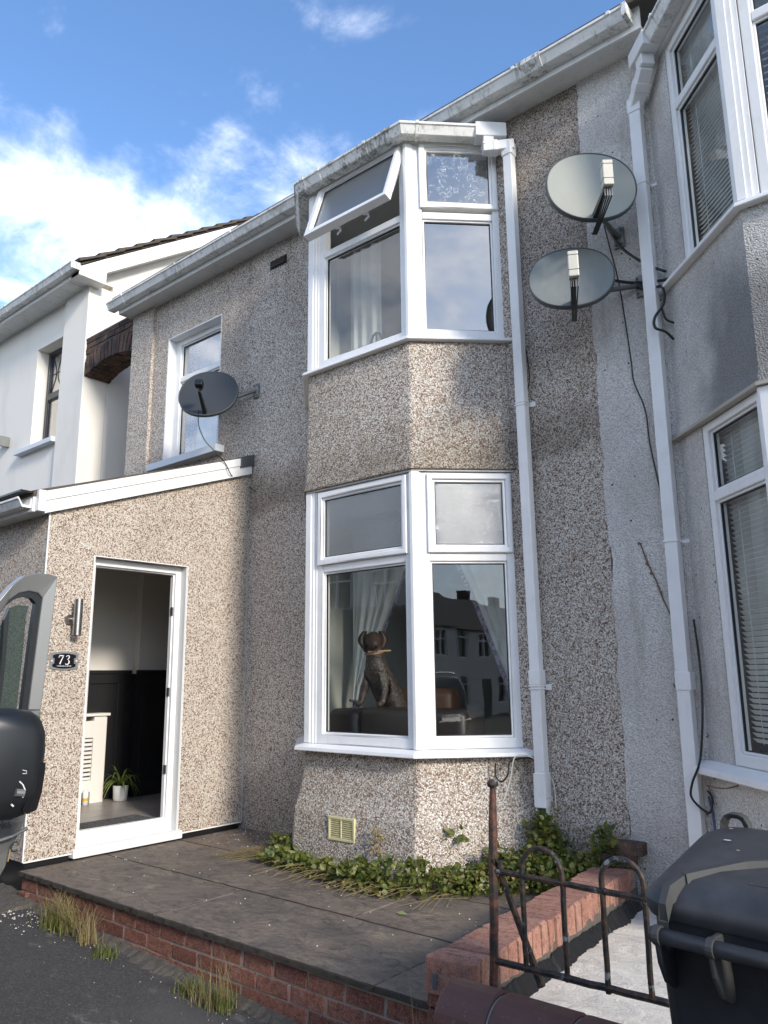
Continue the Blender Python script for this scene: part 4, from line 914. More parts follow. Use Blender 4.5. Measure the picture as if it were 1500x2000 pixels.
# barge board with box end
mb = MB(); x0, x1 = LX+.15, LX+.175
ys0, ys1 = 4.62, 8.5
z = lambda y: 6.585+(y-4.3)*s35
mb.hexa([Vector(p) for p in [(x0, ys0, z(ys0)-.20), (x1, ys0, z(ys0)-.20), (x1, ys1, z(ys1)-.20), (x0, ys1, z(ys1)-.20), (x0, ys0, z(ys0)+.0), (x1, ys0, z(ys0)+.0), (x1, ys1, z(ys1)+.0), (x0, ys1, z(ys1)+.0)]]); part('barge_board', mb, M_upvc, wh, bevel=.003)
mb = MB(); mb.add([(x0-.16, 4.28, SL-.013), (x0-.16, 4.64, SL-.013), (x0-.16, 4.64, z(4.64)), (x0-.16, 4.28, z(4.28)-.01), (x1+.012, 4.28, SL-.013), (x1+.012, 4.64, SL-.013), (x1+.012, 4.64, z(4.64)), (x1+.012, 4.28, z(4.28)-.01)], [(0, 1, 2, 3), (4, 7, 6, 5), (0, 4, 5, 1), (1, 5, 6, 2), (2, 6, 7, 3), (3, 7, 4, 0)]); part('barge_box', mb, M_upvc, wh, bevel=.003)
mb = MB(); mb.hexa([Vector(p) for p in [(LX, ys0, z(ys0)-.2), (x0, ys0, z(ys0)-.2), (x0, ys1, z(ys1)-.2), (LX, ys1, z(ys1)-.2), (LX, ys0, z(ys0)-.19), (x0, ys0, z(ys0)-.19), (x0, ys1, z(ys1)-.19), (LX, ys1, z(ys1)-.19)]]); part('verge_soffit', mb, M_soffit, wh)
rf3 = MB()
for (ya, yb2) in ((4.26, 8.5), (12.74, 8.5)):
    za = 6.60+(4.26-4.3)*s35; zb = za+4.24*s35
    rf3.hexa([Vector(p) for p in [(-15, ya, za), (x1, ya, za), (x1, yb2, zb), (-15, yb2, zb), (-15, ya, za+.02), (x1, ya, za+.02), (x1, yb2, zb+.02), (-15, yb2, zb+.02)]])
part('roof', rf3, M_tile, wh)
tile = MB(); tile.hexa([Vector(p) for p in [(-.17, -.2, -.014), (.17, -.2, -.014), (.17, .2, -.008), (-.17, .2, -.008), (-.17, -.2, .022), (.17, -.2, .022), (.17, .2, .008), (-.17, .2, .008)]])
tme = mk_mesh('roof_tile', tile, M_tile, Vector())
for r in range(17):
    y = 4.43+r*.255
    for c in range(3):
        inst('roof_tile', tme, wh, (x1-.13-c*.345+.0, y+.14*0, 6.625+(y-4.3)*s35+.022), rx=math.radians(31)+random.uniform(-.02, .02))
# left house window
FWi = Fr((0, W+.20), (1, 0), (0, -1))
wd = window(wh, FWi, -10.018, -9.292, 4.60, 5.998, 5.30, fw=.05, wb=.05, wt=.05, m=M_antrac, gl=M_glass_up, gt=M_glass_up, dep=.08, tb=.09, label='anthracite framed window with leaded top light')
ld = MB(); T = FWi.p
def curve_tube(mb, pts, r): mb.tube(pts, r, 5)
cxw = -9.655
for sgn in (-1, 1):
    curve_tube(ld, [T(cxw+sgn*.13*math.sin(PI*t), -.03, 5.42+.50*t) for t in [i/12 for i in range(13)]], .004)
    curve_tube(ld, [T(cxw+sgn*(.29-.12*math.sin(PI*t)), -.03, 5.42+.50*t) for t in [i/12 for i in range(13)]], .004)
curve_tube(ld, [T(-9.95, -.03, 5.67), T(-9.36, -.03, 5.67)], .004); curve_tube(ld, [T(cxw, -.03, 5.41), T(cxw, -.03, 5.93)], .004)
part('leading', ld, M_gasket, wd)
window(wh, FWi, -12.598, -11.602, 4.60, 5.998, 5.30, fw=.05, m=M_antrac, gl=M_glass_up, dep=.08)
part('window_sill', MB().box(FW, -10.28, -9.255, -.20, .05, 4.535, 4.597), M_sill, wh, bevel=.005)
part('room_wall', MB().box(XY, -13, -8.95, 6.5, 6.55, 4.3, 6.3), M_ingrey, wh)
part('room_wall', MB().box(XY, -10.5, -10.45, W+.33, 6.5, 4.3, 6.3), M_inpale, wh)
# brick arch over the passage
ar = thing('brick_arch', 'sooty brick arch spanning the passage between the white house and the brown house', 'arch', (-8.09, 4.7, 5.25))
xa, xb = LX+.003, -7.523; hw = (xb-xa)/2; xc = (xa+xb)/2; rise = .115; Rr = (hw*hw+rise*rise)/(2*rise); zc = 5.24+rise-Rr
nv = 15; D0, D1 = W+.012, W+.35
phm = math.asin(hw/Rr); part('mortar', None or (lambda: (lambda mb: mb)(MB().loft([[Vector((xc+(Rr+.012)*math.sin(p), y, zc+(Rr+.012)*math.cos(p))) for p in [(-phm+2*phm*i/16) for i in range(17)]]+[Vector((xb, y, 5.70)), Vector((xa, y, 5.70))] for y in (D0+.012, D1-.012)], True)))(), M_mortar_dk, ar)
for i in range(nv):
    p = -phm+2*phm*(i+.5)/nv
    for (y0, y1) in ((D0, D0+.108), (D0+.116, D0+.224), (D0+.232, D1)):
        brick(ar, (xc+(Rr+.11)*math.sin(p), (y0+y1)/2, zc+(Rr+.11)*math.cos(p)), (.066, y1-y0, .215), M_brick_old, ry=p, jit=.004)
for c in range(4):
    zb = 5.455+c*.072; x = xa+.005-(.11 if c % 2 else 0)
    while x < xb-.03:
        a_, b_ = max(x, xa+.004), min(x+.205, xb-.004); xm = (a_+b_)/2
        top_arc = zc+math.sqrt(max(0, (Rr+.22)**2-(xm-xc)**2))
        if b_-a_ > .04 and zb+.033 > top_arc: brick(ar, (xm, D0+.05, zb+.033), (b_-a_, .10, .062), M_brick_old, jit=.003)
        x += .215
part('capping', MB().box(XY, xa, xb, D0-.004, D1, 5.715, 5.74), M_mortar_dk, ar)

# ================================================================== GARDEN WALL between the houses
gw = thing('garden_wall', 'low garden wall topped with orange red bricks on edge beside the iron gate', 'brick wall', (-1.95, 3.5, .1))
def gx(y, side): t = (y-2.62)/(4.5-2.62); return (-2.035-.145*t) if side == 0 else (-1.815-.135*t)
ang = math.atan2(.14, 1.88)
y = 2.655
while y < 4.42:
    xl, xr = gx(y, 0), gx(y, 1); brick(gw, ((xl+xr)/2, y, .467+random.uniform(-.003, .003)), (.212, .066, .127), M_brick_top, rot=ang)
    y += .0745
mb = MB(); mb.hexa([Vector(p) for p in [(gx(2.64, 0)+.016, 2.64, .43), (gx(2.64, 1)-.014, 2.64, .43), (gx(4.45, 1)-.014, 4.45, .43), (gx(4.45, 0)+.016, 4.45, .43), (gx(2.64, 0)+.016, 2.64, .518), (gx(2.64, 1)-.014, 2.64, .518), (gx(4.45, 1)-.014, 4.45, .518), (gx(4.45, 0)+.016, 4.45, .518)]]); part('mortar', mb, M_mortar, gw)
mb = MB(); ys_ = [2.65+i*.02 for i in range(91)]
fb = lambda y, o: .010*noise.noise(Vector((y*5, o, 0)))+.006*noise.noise(Vector((y*17, o, 2)))+.004*noise.noise(Vector((y*50, o, 4)))
mb.loft([[Vector((gx(y, 0)+.03, y, .0)), Vector((gx(y, 1)+.012+fb(y, 0), y, .0)), Vector((gx(y, 1)-.002+fb(y, 3), y, .34)), Vector((gx(y, 1)-.010+fb(y, 5)*.6, y, .43)), Vector((gx(y, 0)+.03, y, .43))] for y in ys_], True); part('rubble_base', mb, M_mortar_dk, gw)
for c in range(3):
    for k in range(2):
        if c % 2 == 0: brick(gw, (-2.035+.108, 2.68, .385-c*.075), (.215, .1, .065), M_brick) if k == 0 else None
        else: brick(gw, (-2.035+.05+k*.112, 2.68, .385-c*.075), (.1, .1, .065), M_brick)
for k, (x_, z_) in enumerate(((-1.985, .452), (-1.90, .446))): part('plastic_plug', MB().box(XY, x_-.009, x_+.009, 2.612, 2.64, z_-.028, z_+.028), simple('plug_grey', (.09, .11, .12), .5) if k == 0 else bpy.data.materials['plug_grey'], gw, bevel=.002)
# dark bricks stacked at the far end by the wall
for (x_, y_, z_, r_) in ((-2.04, 4.44, .565, .4), (-2.00, 4.46, .63, .1)): brick(gw, (x_, y_, z_), (.2, .1, .065), M_brick_old, rot=r_)
mb = MB(); rws = [[], [], [], []]
for i in range(160):
    yy = 2.85+i*.0097; f1 = noise.noise(Vector((yy*4, 0, 7))); f2 = noise.noise(Vector((yy*13, 0, 8))); f3 = noise.noise(Vector((yy*40, 0, 9)))
    top = .398+.012*f1+.012*f2+.008*f3
    rws[0].append(Vector((gx(yy, 1)+.004+fb(yy, 3), yy, top))); rws[1].append(Vector((gx(yy, 1)+.022+.012*f2+.006*f3, yy, top-.03))); rws[2].append(Vector((gx(yy, 1)+.034+.018*f1+.010*f3, yy, .355))); rws[3].append(Vector((gx(yy, 1)+.050+.030*f1+.016*f2+.010*f3, yy, .325)))
mb.loft(rws, False, False); part('damp_membrane', mb, M_dpm, gw, smooth=True)
# cement yard of the neighbour
cm = MB(); NX, NY = 60, 60
vs = []; fs = []
for j in range(NY+1):
    for i in range(NX+1):
        x = -1.90+3.4*i/NX; y = 2.60+1.92*j/NY
        vs.append((x, y, .338+.010*noise.noise(Vector((x*3, y*5, 0)))+.006*noise.noise(Vector((x*11, y*16, 0)))+.004*noise.noise(Vector((x*30, y*34, 4)))))
for j in range(NY):
    for i in range(NX): k = j*(NX+1)+i; fs.append((k, k+1, k+NX+2, k+NX+1))
cm.add(vs, fs); part('path', cm, M_cement, kind='structure', clean=False, smooth=True)

# coping wall
cw = thing('front_wall', 'low front boundary wall capped with dark red half round coping bricks under the gate', 'brick wall', (-1.0, 2.48, 0))
YC = 2.455; RC = .125; ZC = .425
x = -1.79; k = 0
while x < 1.2:
    L = .21 if k == 0 else .285; segs = 14; rings = []
    for xx in (x+.005, x+.014, x+L-.014, x+L-.005):
        r = RC-.007 if xx in (x+.005, x+L-.005) else RC
        rings.append([Vector((xx, YC-r*math.cos(PI*i/segs), ZC+r*math.sin(PI*i/segs))) for i in range(segs+1)]+[Vector((xx, YC+r, ZC-.05)), Vector((xx, YC-r, ZC-.05))])
    o = part('coping_brick', MB().loft(rings, True), M_coping, cw, loc=(x+L/2, YC, ZC)); o.rotation_euler = (0, random.uniform(-.01, .01), random.uniform(-.01, .01))
    x += L; k += 1
part('mortar', MB().loft([[Vector((xx, YC-(RC-.012)*math.cos(PI*i/12), ZC+(RC-.012)*math.sin(PI*i/12))) for i in range(13)]+[Vector((xx, YC+RC-.03, -.1)), Vector((xx, YC-RC+.03, -.1))] for xx in (-1.78, 1.2)], True), M_mortar, cw)
for c in range(4):
    z = .335-c*.075; x = -1.78+(.11 if c % 2 else 0)
    while x < 1.2: brick(cw, (x+.107, YC, z), (.215, .215, .065), M_brick); x += .225

# ================================================================== GATE
GY = 2.66
gt_ = thing('iron_gate', 'small rusty iron gate with hooped top bars standing above the front wall', 'gate', (-1.4, GY, .5))
def bent(a, b, n=10, amp=.004, seed=0):
    a = Vector(a); b = Vector(b); return [a.lerp(b, i/n)+Vector((noise.noise(Vector((i*.7, seed, 0)))*amp, 0, noise.noise(Vector((i*.9, seed, 3)))*amp)) for i in range(n+1)]
g0 = onY(962, 1535, GY); g1 = onY(963, 1910, GY)
GS = GY/2.62
def gp_(x, y): return onY(x, y, GY)
pt = part('gate_post', MB().tube(bent(g1-Vector((0, 0, .15)), g0, 12, .006, 3), [.0165]*11+[.014, .011], 8), M_post, gt_, label='rust red upright post with a ball top')
part('finial', MB().ell(g0+Vector((0, 0, .008)), (.022, .022, .017), 12, 8), M_iron, pt, smooth=True)
part('top_rail', MB().tube(bent(gp_(965, 1700), gp_(1262, 1757), 10, .003, 5)+[gp_(1262, 1757)+Vector((.55, 0, .0))], .0105, 8), M_iron, gt_)
part('bottom_rail', MB().tube(bent(gp_(966, 1876), gp_(1295, 1957), 10, .003, 6)+[gp_(1295, 1957)+Vector((.5, 0, 0))], .012, 8), M_iron, gt_)
def hoop(xl, xr, ztop, z0l, z0r, seed):
    r = (xr-xl)/2; c = (xl+xr)/2; pts = bent((xl, GY, z0l), (xl, GY, ztop-r), 8, .003, seed)
    pts += [Vector((c-r*math.cos(PI*i/12), GY, ztop-r+r*math.sin(PI*i/12))) for i in range(1, 12)]
    pts += bent((xr, GY, ztop-r), (xr, GY, z0r), 8, .003, seed+4); return pts
a = gp_(1028, 1897); b = gp_(1108, 1915); part('hoop', MB().tube(hoop(a.x, gp_(1102, 1790).x, gp_(1062, 1658).z, a.z, b.z, 1), .0098, 8), M_iron, gt_)
a = gp_(1186, 1940); b = gp_(1278, 1955); part('hoop', MB().tube(hoop(gp_(1180, 1800).x, gp_(1262, 1790).x, gp_(1215, 1678).z, a.z, b.z, 2), .0098, 8), M_iron, gt_)
dx = gp_(1180, 1800).x-gp_(1028, 1800).x
part('hoop', MB().tube(hoop(gp_(1180, 1800).x+dx, gp_(1262, 1790).x+dx, gp_(1215, 1678).z, a.z, b.z, 9), .0098, 8), M_iron, gt_)
s0 = gp_(970, 1685)+Vector((0, .0, 0)); s1 = gp_(1030, 1925)+Vector((0, .10, -.03))
mb = MB(); mb.tube([s0+Vector((-.012, 0, -.008)), s0+Vector((-.006, -.004, .012)), s0+Vector((.012, 0, .006)), s0.lerp(s1, .12), s0.lerp(s1, .5), s1], [.012, .014, .013, .012, .012, .015], 8); part('stay_bar', mb, M_iron, gt_)
for (px, py) in ((1028, 1712), (1100, 1726), (1181, 1741), (1028, 1893), (1108, 1912), (1186, 1931), (1278, 1953)): part('weld', MB().ell(gp_(px, py), (.012, .012, .012), 8, 6), M_iron, gt_, smooth=True)

# ================================================================== WHEELIE BIN
bn = thing('wheelie_bin', 'black wheelie bin with scuffed grey lid at the lower right', 'wheelie bin', (-.79, 1.80, gz(-.6)))
bang = math.radians(-6); BO = Vector((-.818, 1.86, 0))
bu = Vector((math.cos(bang), math.sin(bang), 0)); bv = Vector((-math.sin(bang), math.cos(bang), 0))
def bp(x, y, z): return BO+bu*(x+(x-.28)*.38*y/.62)+bv*y+Vector((0, 0, z*1.056))
BW, BD = .56, .62; b0 = gz(-.6)
def rr_ring(x0, x1, y0, y1, z, r, zf=None, n=5):
    out = []
    for (cx_, cy_, a0) in ((x1-r, y1-r, 0), (x0+r, y1-r, PI/2), (x0+r, y0+r, PI), (x1-r, y0+r, 3*PI/2)):
        for i in range(n+1):
            a = a0+PI/2*i/n; x_, y_ = cx_+r*math.cos(a), cy_+r*math.sin(a)
            out.append(bp(x_, y_, z if zf is None else zf(x_, y_, z)))
    return out
tilt = lambda x, y, z: z+.05*(y/BD)
body = MB().loft([rr_ring(.06, BW-.08, .12, BD-.16, b0+.02, .03), rr_ring(.012, BW-.035, .075, BD-.07, .88, .04), rr_ring(.010, BW-.03, .065, BD-.05, .95, .04), rr_ring(.012, BW-.012, .045, BD-.015, .965, .05), rr_ring(.012, BW-.012, .045, BD-.015, 1.01, .05, tilt)], True)
part('body', body, M_bin, bn, smooth=False, bevel=.004)
lidr = [rr_ring(-.004, BW+.004, .04, BD, .985, .06, tilt), rr_ring(-.010, BW+.010, .034, BD+.006, 1.0, .06, tilt), rr_ring(-.010, BW+.010, .034, BD+.006, 1.018, .06, tilt), rr_ring(.006, BW-.006, .05, BD-.012, 1.036, .06, tilt), rr_ring(.045, BW-.045, .085, BD-.05, 1.062, .06, tilt), rr_ring(.10, BW-.10, .14, BD-.10, 1.072, .05, tilt)]
lid = part('lid', MB().loft(lidr, True), M_lid, bn, smooth=True)
md = lid.modifiers.new('s', 'EDGE_SPLIT'); md.split_angle = math.radians(40)
lp = MB().loft([rr_ring(.22, BW-.02, .20, BD-.08, 1.060, .05, tilt), rr_ring(.25, BW-.04, .23, BD-.11, 1.079, .045, tilt), rr_ring(.27, BW-.06, .25, BD-.13, 1.082, .03, tilt)], True)
part('lid_panel', lp, M_lid, lid, bevel=.006, smooth=True)
for (x0_, x1_, y0_, y1_, zz_) in ((.30, .48, .42, .47, 1.0825), (.32, .46, .29, .35, 1.0825), (.22, .29, .105, .135, 1.064)):
    mb = MB(); TT = lambda s, d, z: bp(s, z, zz_+d+.05*(z/BD)); rect_ring(mb, TT, x0_, x1_, y0_, y1_, .005, -.004, .004); part('emblem_panel', mb, M_lid, lid, bevel=.001)
# hinge straps
for xs_ in (.045,):
    ribp = [(.012, .985), (.010, 1.02), (.032, 1.052), (.085, 1.068), (.20, 1.080), (.28, 1.078)]
    kx = [0, 0, .004, .03, .13, .215]; kw = [.024, .024, .026, .024, .018, .006]
    mb = MB(); rings = []
    for q_ in range(31):
        f = q_/30*5; i = min(4, int(f)); t = f-i; t = t*t*(3-2*t) if i < 1 else t
        yy = ribp[i][0]*(1-t)+ribp[i+1][0]*t; z_ = ribp[i][1]*(1-t)+ribp[i+1][1]*t; xo = kx[i]*(1-t)+kx[i+1]*t; wd_ = kw[i]*(1-t)+kw[i+1]*t; up_ = .05*yy/BD
        rings.append([bp(xs_+xo, yy, z_-.03+up_), bp(xs_+xo+wd_, yy-(.012 if i > 2 else 0), z_-.03+up_), bp(xs_+xo+wd_*.85, yy-(.010 if i > 2 else 0), z_+.006+up_), bp(xs_+xo+wd_*.15, yy, z_+.006+up_)])
    part('lid_rib', mb.loft(rings, True), simple('worn_grey_plastic', (.045, .046, .045), .55, var=.15), lid, bevel=.003)
M_worn = bpy.data.materials['worn_grey_plastic']
part('handle_bar', MB().tube([bp(.03, .0, .965), bp(BW-.03, .0, .965)], .017, 16), M_lid, bn, smooth=True)
for xs_ in (.045, .168, .42):
    part('hinge_ring', MB().tube([bp(xs_-.008, .0, .965), bp(xs_+.010, .0, .965)], .0215, 16), M_worn, bn, bevel=.002)
    mb = MB(); rings = []
    for (yy, z_, hh) in ((.0, .985, .0), (-.014, .955, .0), (-.002, .91, .0), (.03, .865, 0), (.068, .845, 0)):
        rings.append([bp(xs_-.006, yy, z_), bp(xs_+.006, yy, z_), bp(xs_+.014, .08, z_), bp(xs_-.004, .08, z_)])
    part('handle_fin', mb.loft(rings, True), M_worn if xs_ != .045 else M_bin, bn, bevel=.004)
# front grips on the lid
for xs_ in (.035, BW-.115):
    zt0 = 1.03+.05; pts = [(.0, -.01), (.004, .035), (.012, .052), (.024, .058), (.042, .058), (.054, .052), (.062, .035), (.066, -.01)]
    mb = MB(); rings = [[bp(xs_+px-(.0), BD-.03-.02, zt0+pz), bp(xs_+px, BD-.03+.02, zt0+pz), bp(xs_+.033+(px-.033)*.66, BD-.03+.016, zt0+(pz-.013 if pz > 0 else -.01)), bp(xs_+.033+(px-.033)*.66, BD-.03-.012, zt0+(pz-.013 if pz > 0 else -.01))] for px, pz in pts]
    part('lid_grip', mb.loft(rings, True), M_worn, lid, bevel=.003)
for sx in (.10, BW-.10):
    w_ = part('wheel', MB().tube([bp(sx-.03, .06, b0+.10), bp(sx+.03, .06, b0+.10)], .10, 24), M_blackp, bn, bevel=.008); part('hub', MB().tube([bp(sx-.033, .06, b0+.10), bp(sx+.033, .06, b0+.10)], .04, 16), M_lid, w_)
dr = MB(); rq = random.Random(8)
for i in range(14):
    c = bp(rq.uniform(.06, .4), rq.uniform(.3, .6), 0); yl = (c-BO).dot(bv); p = Vector((c.x, c.y, (1.074+.05*yl/BD)*1.056+.002)); r = rq.uniform(.002, .007); dr.add([p+Vector((r*math.cos(a)*1.6, r*math.sin(a), 0)) for a in (0, 1.2, 2.5, 3.7, 5)], [(0, 1, 2, 3, 4)])
part('bird_droppings', dr, simple('dropping_white', (.6, .6, .5), .8), lid, clean=False)

# ================================================================== SATELLITE DISHES
def dishm(name, c1, c2, rough=.45, see=0.0):
    m, nb = mat(name); P = pos(nb); n = nb.noise(nb.scalevec(P, 6, 6, 1.0), 5, 6, 0.6); n2 = nb.noise(P, 2.5, 3)
    c = nb.mix(nb.math('ADD', nb.math('MULTIPLY', n, .5), nb.math('MULTIPLY', n2, .5)), c1, c2)
    p = finish(nb, c, rough, None, metal=.1)
    if see:
        w = nb.n('ShaderNodeBsdfTransparent'); mx = nb.n('ShaderNodeMixShader', Fac=see, i1=p.outputs[0], i2=w.outputs[0])
        nb.t.links.new(mx.outputs[0], [x for x in nb.t.nodes if x.type == 'OUTPUT_MATERIAL'][0].inputs[0])
    return m
M_dish_p = dishm('pale_mesh_dish', (0.30, 0.31, 0.27), (0.42, 0.42, 0.36)); M_dish_d = dishm('grey_mesh_dish', (0.13, 0.145, 0.145), (0.27, 0.285, 0.26))
M_dish_s = dishm('perforated_dark_dish', (0.05, 0.055, 0.06), (0.075, 0.08, 0.085), .4, .22)
M_rim = simple('dish_rim', (0.07, 0.08, 0.08), .5); M_brkt = simple('galvanised_bracket', (0.22, 0.23, 0.22), .5, metal=.6, var=.3)
M_lnb = simple('cream_lnb', (.55, .53, .46), .45, var=.08)
def dish(label, c, r, asp, az, el, m, wallpt, arm=.30, style=0, ncab=4):
    c = Vector(c); az, el = math.radians(az), math.radians(el)
    n = Vector((math.sin(az)*math.cos(el), -math.cos(az)*math.cos(el), math.sin(el))); u = Vector((0, 0, 1)).cross(n).normalized(); v_ = n.cross(u)
    t = thing('satellite_dish', label, 'satellite dish', c, 'satellite dishes on the front walls')
    rings = []; R_ = [1.0, .97, .8, .55, .28, .02]
    def pt(f, a, dep): 
        ex = abs(math.cos(a))**.92*(1 if math.cos(a) > 0 else -1); ey = abs(math.sin(a))**.92*(1 if math.sin(a) > 0 else -1)
        return c+u*(r*asp*f*ex)+v_*(r*f*ey)+n*dep
    seg = 48
    front = [[pt(f, 2*PI*k/seg, -.055*(1-f*f)) for k in range(seg)] for f in (1.0, .97, .85, .7, .5, .3, .12, .01)]
    back = [[pt(f, 2*PI*k/seg, -.055*(1-f*f)-.010) for k in range(seg)] for f in (.01, .3, .7, .97, 1.0)]
    rf_ = part('reflector', MB().loft(front+back, True), m, t, smooth=True)
    e = rf_.modifiers.new('e', 'EDGE_SPLIT'); e.split_angle = math.radians(45)
    part('rim', MB().loft([[pt(f, 2*PI*k/seg, d) for k in range(seg)] for f, d in ((1.0, .004), (1.018, .002), (1.018, -.028), (1.0, -.030), (.985, -.012), (.985, .001), (1.0, .004))], False), M_rim, t, smooth=True)
    base = c-v_*r*.93; lp = c+n*arm-v_*r*(.80 if style == 0 else .45)
    sd2 = u
    a1 = base-n*.03; a2 = lp-v_*.06-n*.02
    mb = MB(); w0 = .018
    mb.hexa([a1-u*w0-v_*.015, a1+u*w0-v_*.015, a1+u*w0+v_*.03, a1-u*w0+v_*.03, a2-u*.011-v_*.012, a2+u*.011-v_*.012, a2+u*.011+v_*.012, a2-u*.011+v_*.012]); part('arm', mb, M_blackp, t, bevel=.003)
    if style == 0:
        q = (n*.25+Vector((0, 0, 1))).normalized(); q = Vector((0, 0, 1)); f_ = (u*1.0).normalized(); g_ = q.cross(f_).normalized(); h0, h1 = -.085, .075
        L = MB(); cc = lp
        L.hexa([cc+f_*x_+g_*y_+q*z_ for z_ in (h0, h1) for x_, y_ in ((-.03, -.03), (.03, -.03), (.03, .03), (-.03, .03))]); part('lnb', L, M_lnb, t, bevel=.006)
        L = MB()
        for zc_ in (h0+.04, h1-.028): L.hexa([cc+f_*x_+g_*y_+q*z_ for z_ in (zc_, zc_+.003) for x_, y_ in ((-.0315, -.0315), (.0315, -.0315), (.0315, .0315), (-.0315, .0315))])
        part('lnb_band', L, M_rim, t)
        for k in range(ncab):
            x_ = -.02+.04*k/max(1, ncab-1); s_ = cc+f_*x_+q*h0; e_ = base-n*.02+u*(x_*.4)-v_*.05
            part('cable', MB().tube([s_, s_-q*.05, s_.lerp(e_, .5)-q*.05, e_-q*.035+u*.003*(k-1.5), e_-q*.03-n*.04+u*.003*(k-1.5), e_-n*.07], .0045, 6), M_cable, t)
    else:
        L = MB(); cc = lp; L.hexa([cc+u*x_+v_*y_+n*z_ for z_ in (-.03, .035) for x_, y_ in ((-.035, -.03), (.035, -.03), (.035, .03), (-.035, .03))]); part('lnb', L, M_blackp, t, bevel=.008)
        L = MB().tube([cc-n*.03, cc-n*.06], [.02, .024], 12); part('feed_horn', L, M_rim, t)
    bp_ = c-n*.075; wp = Vector(wallpt)
    mb = MB(); mb.hexa([bp_+u*x_+v_*y_+n*z_ for z_ in (-.02, .02) for x_, y_ in ((-.06, -.07), (.06, -.07), (.06, .05), (-.06, .05))]); part('back_plate', mb, M_rim, t, bevel=.004)
    mb = MB().tube([bp_-n*.01, bp_-n*.05+Vector((0, .05, -.01)), wp-Vector((0, .02, 0))], .016, 10); part('mount_arm', mb, M_brkt, t, smooth=True)
    mb = MB(); mb.hexa([wp+Vector((x_, y_, z_)) for z_ in (-.07, .07) for x_, y_ in ((-.035, -.02), (.035, -.02), (.035, 0), (-.035, 0))]); br = part('wall_bracket', mb, M_brkt, t, bevel=.003)
    bt = MB()
    for (x_, z_) in ((-.02, .05), (.02, .05), (-.02, -.05), (.02, -.05)): bt.tube([wp+Vector((x_, -.02, z_)), wp+Vector((x_, -.03, z_))], .007, 6)
    part('bolt', bt, M_rim, br)
    dd = MB()
    for x_ in ((-.16, .16) if style == 0 else (-.02, .08)):
        p_ = c+u*r*x_*2.0-v_*.02-n*(.055*(1-(x_*2)**2)-.002); dd.tube([p_, p_+n*.003], .011, 10)
    part('bolt_cover', dd, M_rim, t)
    return t
dish('pale grey satellite dish above the other on the right, with cream LNB block', (-1.789, 4.15, 4.566), .262, 1.05, 39, 10, M_dish_p, (-1.78, W-.01, 4.36), .30)
dish('darker grey satellite dish just below the pale one, with cream LNB block', (-1.963, 4.15, 4.012), .245, 1.05, 28, 18, M_dish_d, (-1.66, W-.01, 3.98), .28)
dish('see through dark grey satellite dish in front of the small upstairs window', (-5.681, 4.2, 4.194), .262, 1.05, 37, 20, M_dish_s, (-5.36, W-.0, 4.22), .26, 1)
# stub of another bracket on the white house at the photo edge
t = thing('wall_bracket', 'small rusty aerial bracket on the white house at the left edge', 'bracket', (-11.1, W+.04, 4.6))
q = onY(4, 862, W-.05); part('arm', MB().tube([q+Vector((-.3, 0, 0)), q], .02, 8), M_brkt, t); part('plate', MB().box(XY, q.x-.02, q.x+.03, W-.1, W+.04, q.z-.07, q.z+.07), M_brkt, t)

# ================================================================== CABLES
def cable(label, pts, r, m, name='cable', seg=6):
    P = [Vector(p) for p in pts]
    # Catmull-Rom
    out = []
    Q = [P[0]]+P+[P[-1]]
    for i in range(1, len(Q)-2):
        for k in range(6):
            t = k/6; a, b, c, d = Q[i-1], Q[i], Q[i+1], Q[i+2]
            out.append(.5*((2*b)+(-a+c)*t+(2*a-5*b+4*c-d)*t*t+(-a+3*b-3*c+d)*t**3))
    out.append(P[-1]); part(name, MB().tube(out, r, seg), m, None, smooth=True, label=label, cat='cable', loc=P[0])
def wp_(l, Y): return [onY(x, y, Y) for x, y in l]
cable('thin black cable running down the right wall from the upper dish to the pipe', wp_([(1180, 440), (1190, 480), (1210, 560), (1232, 700), (1238, 745), (1260, 800), (1270, 870), (1290, 960), (1303, 1030), (1312, 1090), (1322, 1130)], 4.49), .0048, M_cable)
cable('thick black cable sagging from the upper dish to behind the white pipe', wp_([(1180, 428), (1190, 450), (1215, 485), (1262, 516), (1300, 530)], 4.47), .009, M_cable)
cable('thick black cable from the lower dish passing behind the white pipe to the bay sill', wp_([(1200, 548), (1230, 552), (1262, 551), (1290, 548), (1312, 543)], 4.48), .010, M_cable)
cable('black cable looping over the front of the white pipe below the bay sill', [onY(1240, 553, 4.47), onY(1262, 566, 4.47), onY(1292, 560, 4.44), onY(1297, 590, 4.40), onY(1279, 620, 4.38), onY(1280, 640, 4.38), onY(1300, 648, 4.40), onY(1316, 663, 4.44)], .0085, M_cable)
cable('short black cable tail on the wall to the right of the white pipe', wp_([(1292, 600), (1300, 622), (1315, 630), (1337, 634)], 4.46), .007, M_cable)
cable('long black cable behind and across the lower white pipe', [onY(1355, 1210, 4.47), onY(1366, 1290, 4.46), onY(1372, 1380, 4.42), onY(1368, 1480, 4.39), onY(1352, 1530, 4.39), onY(1352, 1560, 4.39), onY(1385, 1588, 4.40), onY(1391, 1560, 4.44), onY(1382, 1545, 4.46)], .0062, M_cable)
cable('black cable loop at the left side of the lower white pipe', wp_([(1350, 1484), (1338, 1492), (1340, 1510), (1352, 1525)], 4.47), .005, M_cable)
cable('black cable loop on the wall under the right hand lower sill', wp_([(1380, 1490), (1392, 1515), (1410, 1530), (1425, 1522), (1410, 1508), (1396, 1502)], 4.47), .006, M_cable)
cable('blue cable hanging by the lower white pipe behind the bin', wp_([(1384, 1555), (1392, 1590), (1400, 1640), (1410, 1680)], 4.47), .006, M_cableb)
